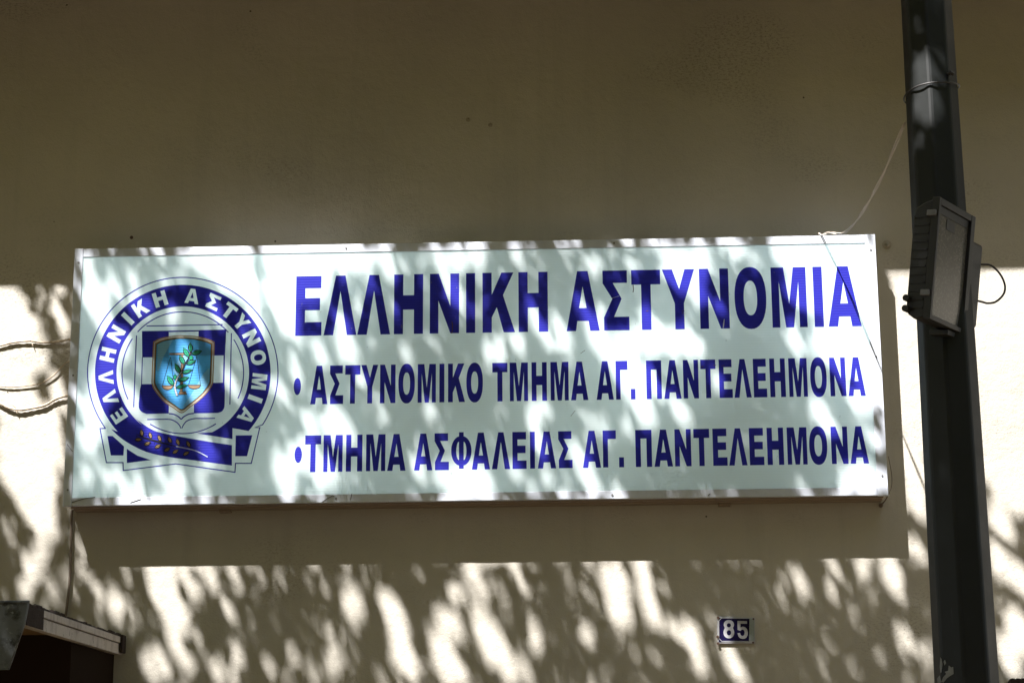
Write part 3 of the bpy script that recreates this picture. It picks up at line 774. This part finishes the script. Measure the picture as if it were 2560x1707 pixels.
# floodlight
YL = -1.79
th, tau = R(55.8), R(8.6)
e = Vector((math.cos(th), math.sin(th), 0)); n0 = Vector((math.sin(th), -math.cos(th), 0)); zz_ = Vector((0, 0, 1))
uu = zz_*math.cos(tau) + n0*math.sin(tau); nn = n0*math.cos(tau) - zz_*math.sin(tau)
A0 = at(2312, 796, YL)                       # lower near corner of the front frame
scl = F/((A0 - CAM).dot(fwd))
LH = 313/scl/1.0
LWd = .196
flood = thing('floodlight', A0, 'black LED floodlight with ribbed housing and grey glass clamped to the dark post', 'floodlight')
def Lp(a, b, c): return A0 + e*a + uu*b + nn*c
def lbox(mb, a0, a1, b0, b1, c0, c1, m=0): return mb.obox(Lp(a0, b0, c0), e*(a1-a0), uu*(b1-b0), nn*(c1-c0), m)
DEP = .051
mb = MB()
prof = [(0.006,-.006),(.0,-DEP*.55),(.012,-DEP*.9),(.03,-DEP),(LH-.05,-DEP*1.0),(LH-.022,-DEP*.9),(LH-.01,-DEP*.5),(LH-.004,-.006)]
mb.add([Lp(.004, b, c) for b, c in prof] + [Lp(LWd-.004, b, c) for b, c in prof],
       [tuple(range(8)), tuple(range(8, 16))] + [(i, (i+1) % 8, 8+(i+1) % 8, 8+i) for i in range(8)])
house = mb.build('housing', M['lamp'], flood, bevel=.003)
ribs = MB()
for i in range(12):
    b = .024 + i*(LH-.06)/11.5
    ribs.obox(Lp(.0012, b, -DEP*.94), e*.0066, uu*.0032, nn*(DEP*.74))
sub(ribs, 'rib', M['lamp'], flood, house)
fr = MB()
BW = .014
lbox(fr, 0, BW*.8, 0, LH, -.0058, .012); lbox(fr, LWd-BW*1.5, LWd, 0, LH, -.0058, .012)
lbox(fr, BW*.8+.0003, LWd-BW*1.5-.0003, 0, BW*.8, -.0058, .0115); lbox(fr, BW*.8+.0003, LWd-BW*1.5-.0003, LH-BW*1.1, LH, -.0058, .0115)
fr.build('front_frame', M['lamp_dark'], flood, bevel=.0015)
g = MB(); lbox(g, BW*.8+.0005, LWd-BW*1.5-.0005, BW*.8+.0005, LH-BW*1.1-.0005, -.005, .004); gl = g.build('glass', M['lamp_glass'], flood)
g = MB(); lbox(g, .06, .105, LH-.062, LH-.038, .0042, .0052); sub(g, 'sensor_window', M['lamp_dark'], flood, gl)
g = MB(); lbox(g, BW*.8+.001, LWd-BW*1.5-.001, LH-.034, LH-BW*1.1-.001, .0042, .0056); sub(g, 'dark_band', M['lamp_dark'], flood, gl)
for b in (.052, LH-.045):
    c = MB(); lbox(c, -.008, .006, b, b+.014, -.014, .008); c.build('clip', M['steel'], flood, bevel=.002)
c = MB()
lbox(c, LWd+.003, LWd+.076, .03, LH*.82, -.030, .002); drv = c.build('driver_box', M['lamp'], flood, bevel=.008)
c = MB(); lbox(c, LWd+.004, LWd+.030, LH*.82+.001, LH*.82+.024, -.022, -.004); c.build('gland', M['lamp_dark'], flood, bevel=.002)
c = MB(); c.tube([Lp(-.012, .022, -DEP*.9), Lp(.004, .022, -DEP*.9)], .008, 10); c.tube([Lp(-.012, .046, -DEP*.9), Lp(.004, .046, -DEP*.9)], .008, 10); c.build('knob', M['lamp_dark'], flood)
c = MB(); lbox(c, LWd*.60, LWd*.95, -.014, -.001, -.045, .002); c.build('foot', M['lamp_dark'], flood, bevel=.002)
c = MB(); lbox(c, LWd*.72, LWd*.95, LH*.35, LH*.65, -DEP-.03, -DEP-.001); c.build('bracket', M['lamp_dark'], flood, bevel=.003)
dc = Lp(LWd+.08, .1, -.012)
cb = [at(x, y, dc.y) for x, y in ((2436,660),(2455,661),(2478,664),(2500,685),(2512,712),(2509,735),(2490,754),(2470,758),(2456,755),(2432,749))]
c = MB(); c.tube(spline(cb, 6), .0026, 8); c.build('cable', M['dark_wire'], flood, smooth=True)

# ------------------------------------------------------------------ wires
wpath = [(2053,588,.099),(2075,582,.20),(2097,584,.343),(2120,575,.507),(2150,540,.737),(2180,490,.98),(2215,420,1.257),(2262,306,1.56)]
P3 = [at(x, y, -q) for x, y, q in wpath]
ow = MB()
pp = spline(P3, 8)
tw1 = [p + Vector((.0022*math.cos(i*.35), 0, .0022*math.sin(i*.35))) for i, p in enumerate(pp)]
tw2 = [p - Vector((.0022*math.cos(i*.35), 0, .0022*math.sin(i*.35))) for i, p in enumerate(pp)]
ow.tube(tw1, .0018, 6); ow.tube(tw2, .0018, 6)
b0 = at(2053, 588, -.099)
ow.tube(spline([b0, b0 + Vector((-.006, .002, .006)), b0 + Vector((-.004, .02, .010)), b0 + Vector((.002, .06, .006))], 4), .0030, 6)
tag(ow.build('overhead_wire', M['wire'], smooth=True, origin=b0), 'twisted grey wire sagging from the sign top edge to the dark post', 'wire')
dcab = MB()
cp = [at(x, y, -.008) for x, y in ((180,1276),(178,1300),(177,1380),(174,1450),(169,1500),(163,1548))]
dcab.tube(spline(cp, 5), .0042, 8)
tag(dcab.build('drop_cable', M['brown_cable'], smooth=True, origin=cp[-1]), 'brown cable running down the wall from the sign corner to the canopy', 'cable')
hw = MB()
hp = [at(2221,1140,-.06), at(2229,1185,-.055), at(2229,1215,-.06), at(2222,1234,-.088)]
hw.tube(spline(hp, 6), .0013, 6)
hp2 = [at(2221,1236,-.088), at(2213,1250,-.05), at(2203,1262,-.006)]
hw.tube(spline(hp2, 6), .0019, 6)
kn = at(2202, 1263, -.004)
hw.tube([kn + Vector((0, .003, 0)), kn + Vector((0, -.008, 0))], .0065, 10)
tag(hw.build('stay_wire', M['brown_cable'], smooth=True, origin=kn), 'thin bent wire tying the sign lower right corner to the wall', 'wire')

# ------------------------------------------------------------------ dry climber stems
def vine(path, r, label, thorns):
    root = [at(x/3.135, 600 + y/3.135, -.004 - dy*.6) for x, y, dy in path]
    pts = spline(root, 7)
    mb = MB()
    mb.tube(pts, [r*(1 + .12*math.sin(i*1.7) + .08*math.sin(i*.6)) for i in range(len(pts))], 8)
    o = mb.build('climber_stem', M['vine'], smooth=True, origin=root[0])
    for x, y, dx, dy in thorns:
        a = at(x/3.135, 600+y/3.135, -.008); b = at((x+dx)/3.135, 600+(y+dy)/3.135, -.012)
        t = MB(); t.tube([a, (a+b)/2, b], [r*.55, r*.4, r*.08], 6)
        c = t.build('thorn', M['vine'], o)
    tag(o, label, 'plant stem', 'dry climber stems on the wall')
vine([(-150,850,.004),(0,828,.004),(100,803,.004),(235,790,.006),(330,803,.004),(450,795,.006),(555,778,.01),(640,770,.01)], .0036, 'topmost dry climber stem on the wall, nearly straight, left of the sign', [(250,800,8,32),(230,792,12,-10),(500,790,4,-10),(420,795,-6,14)])
vine([(-150,1120,.002),(0,1145,.002),(100,1150,.003),(220,1140,.003),(330,1118,.004),(430,1050,.006),(500,975,.006),(560,942,.01),(640,915,.01)], .0022, 'thinnest dry climber stem, rising steeply to the sign edge between two others', [(480,1035,20,-12),(40,1150,4,-8)])
vine([(-150,1210,.004),(0,1280,.006),(70,1315,.006),(150,1330,.008),(250,1318,.006),(350,1295,.006),(420,1255,.006),(480,1230,.008),(560,1215,.01),(640,1205,.01)], .0042, 'lowest and thickest dry climber stem on the wall, sagging, left of the sign', [(125,1315,-32,-28),(125,1330,10,28),(345,1290,-8,-16),(290,1308,10,-8)])

# ------------------------------------------------------------------ entrance canopy
cq = 1.09
CXR = -1.089                                  # right end of the canopy
wt, wb = at(306, 1593.5, 0), at(306, 1636.5, 0)
ot, obm = at(61.6, 1509.5, -cq), at(52, 1562.6, -cq)
zt0, zb0, zt1, zb1 = wt.z, wb.z, ot.z, obm.z
can = thing('entrance_canopy', (CXR, -.5, wb.z), 'small weathered entrance canopy with white side trim and grey metal front gutter at lower left', 'canopy')
XL = -3.2
def slab(x0, x1, ya, yb, f0, f1):
    """box between two sloping heights; f(y) -> z"""
    return [(x0, ya, f0(ya)), (x1, ya, f0(ya)), (x1, yb, f0(yb)), (x0, yb, f0(yb)), (x0, ya, f1(ya)), (x1, ya, f1(ya)), (x1, yb, f1(yb)), (x0, yb, f1(yb))], \
           [(0,3,2,1),(4,5,6,7),(0,1,5,4),(1,2,6,5),(2,3,7,6),(3,0,4,7)]
zt_f = lambda y: zt0 + (zt1-zt0)*(-y/cq); zb_f = lambda y: zb0 + (zb1-zb0)*(-y/cq)
mid = lambda y: zb_f(y) + (zt_f(y)-zb_f(y))*.62
mb = MB(); mb.add(*slab(CXR-.022, CXR, -cq, -.004, zb_f, lambda y: mid(y)-.0012)); mb.add(*slab(CXR-.022, CXR+.004, -cq, -.004, lambda y: mid(y)+.0012, zt_f))
mb.build('side_trim', M['fascia'], can, bevel=.0015)
mb = MB(); mb.add(*slab(XL, CXR-.0225, -cq, -.004, lambda y: zb_f(y)+.022, lambda y: zt_f(y)-.006)); mb.build('roof_sheet', M['board'], can)
mb = MB(); mb.box((XL, -.52, zb0-.5), (CXR-.024, -.003, min(zb_f(-.52), zb_f(0))+.0235)); mb.build('canopy_shade_box', M['brown'], can)  # added dark box standing in for the shade below the canopy
# lumpy grime on the upper edge
mb = MB()
rr_ = random.Random(4)
gp = [(CXR-.008, -cq + .02 + (cq-.05)*i/90, zt_f(-cq + .02 + (cq-.05)*i/90) + .001) for i in range(91)]
mb.tube(gp, [rr_.uniform(.004, .009)*(1.5 if rr_.random() < .2 else 1) for i in range(91)], 7)
mb.build('grime_ridge', M['grime'], can)
mb = MB(); mb.add(*slab(CXR+.0045, CXR+.012, -.05, -.003, lambda y: zb_f(y)+.004, lambda y: zt_f(y)+.006)); mb.build('end_joint', M['grime'], can, bevel=.002)
# rust stain plate at the outer end
mb = MB(); mb.add(*slab(CXR+.0045, CXR+.0065, -cq+.002, -cq+.16, lambda y: zb_f(y)+.001, zt_f)); mb.build('rust_patch', M['grime'], can)
# gutter: a trapezoid trough along the front
g0 = at(59.5, 1509.5, -cq); g1 = at(50, 1559, -cq); g2 = at(9.6, 1674, -cq)
yg = -cq - .002
xs = CXR + .012
gt = MB()
zt_, zm_, zl_ = g0.z + .002, g1.z, g2.z
secR = [(xs, zt_), (xs + (g1.x-g0.x), zm_), (g2.x + (xs-g0.x), zl_)]
front = [(XL, yg-.012, zt_)] + [(x, yg-.012, z) for x, z in secR] + [(XL, yg-.012, zl_)]
back = [(x, yg, z) for x, y, z in front]
nf = len(front)
gt.poly(front); gt.poly(back); gt.add(front + back, [(i, (i+1) % nf, nf+(i+1) % nf, nf+i) for i in range(nf)])
gut = gt.build('front_gutter', M['galv'], can, bevel=.001)
lip = MB(); lip.tube([(XL, yg-.012, zt_+.002), (xs+.003, yg-.012, zt_+.002)], .004, 8)
lip.tube([(xs+.001, yg-.013, zt_), (secR[1][0], yg-.013, zm_), (secR[2][0], yg-.013, zl_)], .0022, 6)
lip.build('rolled_edge', M['galv'], can, smooth=True)

# ------------------------------------------------------------------ small fittings on the wall
def peg(px, py, r, ln, label, cat='wall fixing', name='wall_fixing', mt='rust'):
    c = at(px, py, 0)
    mb = MB()
    mb.tube([c + Vector((0, .002, 0)), c + Vector((0, -ln*.5, 0)), c + Vector((r*.4, -ln, -r*.8))], [r, r*.9, r*.6], 8)
    mb.tube([c + Vector((0, -.0005, 0)), c + Vector((0, -.002, 0))], r*1.9, 10)
    tag(mb.build(name, M[mt], origin=c, bevel=0), label, cat)
peg(329, 594, .003, .012, 'small dark hook in the wall just above the left part of the sign', 'hook', 'wall_hook')
m, nt, p = nmat('painted_plug', (.36, .33, .28), .9); M['plug'] = m
peg(2217, 612, .008, .012, 'painted-over plug stub in the wall between sign and post', 'wall plug', 'wall_plug', 'plug')
M['painted'] = nmat('painted_fixing', (.30, .27, .22), .9)[0]
peg(1170, 300, .004, .006, 'left of two tiny painted screw heads high on the shaded wall', 'screw', 'wall_screw', 'painted')
peg(1226, 313, .004, .006, 'right of two tiny painted screw heads high on the shaded wall', 'screw', 'wall_screw', 'painted')
bx = at(2527, 1698, -.05)
mb = MB(); mb.box((bx.x, -.05, bx.z-.30), (bx.x+.22, -.001, bx.z))
for i in range(14): mb.box((bx.x+.004+.015*i, -.046, bx.z+.0005), (bx.x+.013+.015*i, -.006, bx.z+.001+rr_.uniform(.001, .004)))
tag(mb.build('wall_box', M['grime'], origin=(bx.x, -.05, bx.z-.3), bevel=.002), 'dark grimy box on the wall at the lower right corner beyond the post', 'box')

# ------------------------------------------------------------------ street tree between the sun and the wall
SGN = []
SGN += [(520,640,50,50),(600,650,35,60),(705,650,50,80),(790,650,55,70),(870,635,40,45),(710,770,35,90),(748,720,35,55),(800,720,25,45),(905,650,30,35),(565,700,30,40)]
SGN += [(250,780,26,90),(215,660,16,35),(235,710,18,40),(290,720,16,35),(325,690,12,35),(250,970,25,60),(230,1030,30,50),(410,705,13,25),(345,760,20,40),(430,790,14,35),(300,860,22,50),(280,930,22,60),(330,1000,22,50),(470,900,20,60),(430,960,20,45),(500,1000,22,50),(540,780,18,40),(610,700,40,60),(640,800,20,60),(580,960,16,50),(380,1080,22,40),(520,1130,22,40)]
SGN += [(223,1095,30,40),(218,1185,16,35),(267,1190,15,30),(299,1188,15,30),(345,1200,14,35),(449,1204,18,45),(400,1190,14,40),(510,1200,12,30),(310,1250,25,20),(350,1250,20,20),(400,1250,28,20),(440,1250,20,20),(533,1248,14,18)]
SGN += [(776,1058,20,45),(836,1063,35,55),(870,1090,25,35),(708,1186,25,65),(762,1140,45,50),(809,1190,35,40),(953,1044,13,26),(1075,1025,15,29),(1157,1200,50,60),(1200,1215,40,45),(1105,1190,20,30),(1170,1240,60,20),(1043,1170,18,45),(700,975,18,40),(740,930,16,40),(900,950,13,35)]
SGN += [(866,862,24,60),(920,851,11,25),(800,880,16,40),(1018,884,13,24),(1225,881,20,32),(1252,870,15,30),(1140,740,20,45),(1120,700,14,30),(1048,663,11,22),(966,668,20,35),(1103,655,25,30),(1145,650,28,40),(1190,640,25,40),(960,640,20,25),(850,800,13,30),(1180,770,12,30)]
SGN += [(1288,636,18,25),(1690,650,35,35),(1745,655,30,45),(1700,700,35,40),(1665,660,25,25),(1838,631,20,28),(1730,715,30,35),(1296,854,20,32),(1372,851,14,30),(1405,840,18,60),(1340,800,16,60),(1492,832,30,55),(1450,760,15,35),(1574,860,40,45),(1640,850,45,45),(1700,850,45,45),(1735,865,30,40),(1510,870,25,45),(1555,930,30,60),(1600,950,30,60),(1640,965,15,45),(1600,1010,28,50),(1625,1050,20,30),(1704,1030,24,45),(1790,950,16,30),(1334,1044,15,45),(1361,1017,13,26),(1487,1055,22,35),(1566,1068,15,28),(1348,1105,14,40),(1450,1150,22,60),(1480,1210,25,45),(1370,1190,18,30),(1416,1235,25,25),(1547,1235,18,22),(1330,1230,14,25),(1290,1180,14,30),(1620,800,20,50),(1580,660,13,30),(1480,670,13,30),(1405,620,14,18),(1440,610,14,18),(1520,610,13,20),(1575,605,15,20),(1605,605,12,20),(1640,605,12,20),(1745,605,13,20),(1830,610,15,20)]
SGN += [(2000,640,50,70),(2070,650,60,80),(2140,660,60,90),(1960,615,40,40),(2150,760,50,90),(2080,760,45,70),(2020,720,25,60),(2130,870,60,90),(2070,860,40,60),(2180,950,30,80),(2150,1000,30,50),(1990,850,20,40),(2105,930,20,40),(2050,1030,25,50),(2080,1070,20,30),(2140,1190,45,45),(2190,1210,30,30),(2110,1220,20,25),(2010,1224,12,25),(2040,1224,10,20),(1905,1010,12,25),(2190,1100,18,40),(2000,750,15,40)]
WLL = [(20,800,40,100),(30,900,60,90),(60,820,35,70),(30,1000,60,60),(100,1060,60,60),(40,1100,60,60),(110,1130,50,70),(20,1180,25,50),(100,1200,45,60),(60,1170,30,40),(110,740,12,25),(155,800,15,50),(150,715,12,18),(15,730,20,30),(45,725,10,20),(100,900,22,40),(140,960,20,40)]
WLL += [(103,1290,35,60),(130,1330,20,40),(16,1314,15,35),(50,1250,15,35),(71,1418,22,45),(100,1395,18,40),(125,1461,15,40),(60,1478,25,35),(10,1480,10,30),(165,1470,10,25)]
WLL += [(201,1418,14,35),(205,1350,12,40),(195,1310,10,30),(185,1483,12,28),(225,1460,10,30),(288,1510,28,55),(332,1548,16,32),(403,1440,40,80),(385,1480,20,50),(441,1545,36,60),(420,1520,30,50),(479,1467,22,45),(522,1434,22,40),(571,1521,20,42),(582,1428,16,40),(545,1500,14,30),(310,1440,14,25),(270,1430,12,25),(310,1410,12,20),(455,1430,15,30),(435,1610,22,40),(403,1655,24,48),(468,1657,22,40),(370,1663,20,50),(544,1679,20,40),(593,1641,20,40),(580,1680,15,40),(640,1445,15,30),(653,1494,13,30),(680,1530,12,30),(702,1456,15,32),(675,1668,15,35),(713,1680,15,30),(729,1630,15,35),(756,1418,25,15),(800,1420,12,20),(850,1420,15,25),(900,1420,15,25),(825,1470,13,30),(871,1516,18,50),(895,1510,20,50),(890,1560,15,30),(985,1537,32,80),(1000,1600,30,60),(1010,1640,36,60),(1030,1690,35,30),(970,1440,15,25),(1030,1460,12,30),(1137,1483,25,42),(1186,1450,24,70),(1200,1520,25,60),(1224,1590,38,80),(1260,1640,30,60),(1121,1559,34,55),(1110,1640,32,80),(1070,1590,15,35),(1160,1430,20,30),(1257,1472,18,40),(820,1640,14,30),(845,1640,14,30),(780,1670,15,30),(830,1685,15,25),(950,1690,15,25),(1280,1680,30,30),(1150,1690,30,40)]
WLL += [(1291,1423,18,25),(1305,1460,14,40),(1340,1440,14,30),(1350,1480,12,30),(1416,1440,20,28),(1480,1410,15,20),(1525,1430,40,35),(1550,1470,30,40),(1606,1430,24,60),(1615,1500,24,60),(1640,1545,22,40),(1547,1521,38,60),(1655,1440,12,25),(1680,1570,20,35),(1340,1597,22,50),(1465,1592,18,45),(1450,1560,12,25),(1731,1603,28,60),(1720,1560,14,30),(1813,1610,22,45),(1750,1650,18,40),(1830,1660,28,40),(1850,1690,30,25),(1318,1670,20,40),(1290,1650,12,35),(1873,1418,10,20),(2009,1461,20,36),(2080,1477,18,40),(2085,1420,22,30),(2160,1420,24,38),(2232,1440,26,70),(2245,1480,18,40),(1927,1526,13,35),(1960,1602,14,25),(2058,1668,14,35),(2265,1600,24,45),(2315,1635,22,40),(1840,1480,13,30),(1790,1510,12,25),(1380,1690,15,25)]
WLL += [(2290,770,50,110),(2270,715,45,45),(2300,900,45,120),(2300,1050,45,120),(2290,1180,35,80),(2295,1260,25,50),(2300,1380,18,50),(2400,740,80,110),(2400,900,80,150),(2400,1050,80,150),(2545,1000,95,300),(2530,740,70,120),(2530,900,70,120),(2530,1050,70,130),(2530,1200,60,90),(2500,1400,30,70),(2550,1440,30,60),(2550,1580,35,80),(2520,1640,30,70),(2500,1300,25,60),(2620,900,60,300)]
POL = [(2310,175,24,60),(2316,255,36,70),(2300,200,14,40),(2318,262,26,45),(2322,300,22,30),(2285,320,10,30),(2350,205,10,22),(2370,430,8,25),(2285,140,7,20)]
FLD = [(2312,650,9,40),(2305,600,9,20)]

def drop(P):                                  # along the sun's rays on to the wall plane
    return np.stack([P[:, 0] - SX*P[:, 1], P[:, 2] + SZ*P[:, 1]], 1)
def wall_uv(px, py, Y):
    q = at(px, py, Y); return (q.x - SX*q.y, q.z + SZ*q.y)
ELL = []
s_w = 1/810.
for lst, Y in ((SGN, -D), (WLL, 0.0), (POL, PY-.05), (FLD, YL+.05)):
    for x, y, b, a in lst:
        sc_ = s_w*(1 if Y > -.5 else .74)
        u, v_ = wall_uv(x, y, Y)
        low = y > 1300
        hb = max(.34*b, b-11) if low else max(.42*b, b-6); ha = max(.34*a, a-23) if low else max(.42*a, a-14)
        ELL.append((u, v_, hb*sc_, ha*sc_))
ELL = np.array(ELL)
TLT = math.atan2(SX, SZ)
ct, st_ = math.cos(TLT), math.sin(TLT)
def in_hole(UV):
    """True where a point of the wall plane is to be lit"""
    out = np.zeros(len(UV), bool)
    for u, v_, b, a in ELL:
        du = UV[:, 0]-u; dv = UV[:, 1]-v_
        al = du*st_ - dv*ct; ac = du*ct + dv*st_
        out |= (al/a)**2 + (ac/b)**2 < 1
    return out
tree = thing('street_tree', (-2.9, -3.4, 0), 'leafy street tree at the kerb whose crown dapples the wall', 'tree')
# trunk and limbs
tr = MB()
crot = Vector((-2.9, -3.4, 3.6))
tr.tube(spline([(-2.9,-3.4,-.02),(-2.93,-3.42,1.0),(-2.86,-3.38,2.3),crot], 5), [.19 - .006*i for i in range(16)], 12)
limbs = [[crot,(-2.4,-3.2,4.9),(-1.9,-3.0,6.2),(-1.4,-2.8,7.4),(-1.0,-2.6,8.4)], [crot,(-2.95,-3.1,5.0),(-3.0,-2.8,6.4),(-2.9,-2.5,7.6)],
         [crot,(-3.3,-3.7,5.0),(-3.7,-4.0,6.6),(-3.9,-4.2,7.8)], [crot,(-2.2,-3.7,4.9),(-1.2,-3.9,6.0),(-.2,-3.8,6.9),(.5,-3.6,7.5)], [crot,(-2.6,-3.5,5.4),(-2.4,-3.6,7.0),(-2.2,-3.6,8.8)]]
rl_ = random.Random(3)
tips = []
for L in limbs:
    p_ = spline(L, 5)
    p_ = [Vector((q_.x, q_.y, 3.6 + (q_.z-3.6)*.54)) for q_ in p_]
    tr.tube(p_, [.105*(1 - .86*i/(len(p_)-1)) for i in range(len(p_))], 8)
    for i in range(6, len(p_), 2):
        d = Vector((rl_.uniform(-1, 1), rl_.uniform(-1, .8), rl_.uniform(-.1, .8))).normalized()
        q = [p_[i], p_[i] + d*.5 + Vector((0, 0, .05)), p_[i] + d*1.0 + Vector((0, 0, .16))]
        tr.tube(spline(q, 4), [.022*(1 - .8*j/8) for j in range(9)], 6)
tr.build('trunk', M['bark'], tree, smooth=True)
# leaves
NL = 330000
def leaf_cloud(n):
    z = rng.uniform(4.35, 6.35, n)
    u = rng.uniform(-2.5, 3.0, n); v_ = rng.uniform(-5.5, 4.3, n)
    kk = (z - v_)/SZ
    return np.stack([u - SX*kk, -kk, z], 1), u, v_
P, u, v_ = leaf_cloud(NL)
# the crown's own outline: a lumpy ellipsoid
cen = np.array([-1.4, -3.3, 5.5])
q = (P - cen)/np.array([3.4, 3.1, 1.35])
rr2 = np.sqrt((q**2).sum(1))
lump = .12*np.sin(3.1*P[:, 0] + 1.3)*np.cos(2.7*P[:, 1]) + .1*np.sin(4.3*P[:, 2] + P[:, 0]*2)
frame_uv = (u > -1.75) & (u < 1.95) & (v_ > 1.85) & (v_ < 3.6)
pole_uv = (u > 1.95) & (u < 2.75) & (v_ > -1.1) & (v_ < 1.85)
prob = np.where(frame_uv, .9, np.where(pole_uv, .95, np.where(rr2 < 1 + lump, .6, 0.0)))
keep = (rng.random(NL) < prob) & (P[:, 1] < -.98)
P = P[keep]
n = len(P)
Ll = rng.uniform(.036, .056, n); Wl = Ll*rng.uniform(.40, .52, n)
d = rng.normal(size=(n, 3)); d[:, 2] -= .5; d /= np.linalg.norm(d, axis=1)[:, None]
up_ = rng.normal(size=(n, 3))*.8 + np.array([-.3, -.45, .8])
sd = np.cross(d, up_); sd /= np.linalg.norm(sd, axis=1)[:, None]
nr = np.cross(sd, d)
fold = .25
V = np.stack([P - d*Ll[:, None]*.5,
              P - d*Ll[:, None]*.12 + sd*Wl[:, None]*.5 + nr*Wl[:, None]*fold*.5,
              P + d*Ll[:, None]*.22 + sd*Wl[:, None]*.40 + nr*Wl[:, None]*fold*.4,
              P + d*Ll[:, None]*.5,
              P + d*Ll[:, None]*.22 - sd*Wl[:, None]*.40 + nr*Wl[:, None]*fold*.4,
              P - d*Ll[:, None]*.12 - sd*Wl[:, None]*.5 + nr*Wl[:, None]*fold*.5], 1)
bad = np.zeros(n, bool)
for j in range(6): bad |= in_hole(drop(V[:, j]))
bad |= in_hole(drop(P)) | in_hole(drop((V[:, 1]+V[:, 2])/2)) | in_hole(drop((V[:, 4]+V[:, 5])/2))
V = V[~bad]; n = len(V)
me = bpy.data.meshes.new('crown')
me.vertices.add(n*6); me.vertices.foreach_set('co', (V.reshape(-1, 3) - np.array(tree.location)).ravel().astype(np.float32))
base = np.arange(n)[:, None]*6
loops = np.concatenate([base + np.array([[0, 1, 2, 3]]), base + np.array([[0, 3, 4, 5]])], 1).ravel()
me.loops.add(n*8); me.loops.foreach_set('vertex_index', loops.astype(np.int32))
me.polygons.add(n*2); me.polygons.foreach_set('loop_start', (np.arange(n*2)*4).astype(np.int32)); me.polygons.foreach_set('loop_total', np.full(n*2, 4, np.int32))
me.update(calc_edges=True); me.validate()
me.materials.append(M['leaf'])
cr = bpy.data.objects.new('crown', me); C.objects.link(cr); cr.parent = tree

# more trees of the same kind, unseen, added to shade the ground and sky
for x, y, a in ((4.0, -3.5, 4), (9.4, -3.4, 356), (-8.0, -3.5, 8), (-12.8, -3.4, 0), (-9.5, -11.4, 30), (-3.5, -11.6, 140), (2.5, -11.3, 260), (8.5, -11.5, 20)):
    t2 = tree.copy(); C.objects.link(t2); t2.location = (x, y, 0); t2.rotation_euler = (0, 0, R(a))
    t2['group'] = 'unseen street trees added along the kerbs for their shade'
    t2['label'] = {4.0: 'unseen added street tree next to the right of the post along the near kerb', 9.4: 'rightmost unseen added street tree along the near kerb', -8.0: 'unseen added street tree second from the left along the near kerb', -12.8: 'leftmost unseen added street tree along the near kerb', -9.5: 'leftmost unseen added street tree on the far kerb', -3.5: 'unseen added street tree second from the left on the far kerb', 2.5: 'unseen added street tree second from the right on the far kerb', 8.5: 'rightmost unseen added street tree on the far kerb'}[x]
    for ch in list(tree.children):
        c2 = ch.copy(); C.objects.link(c2); c2.parent = t2
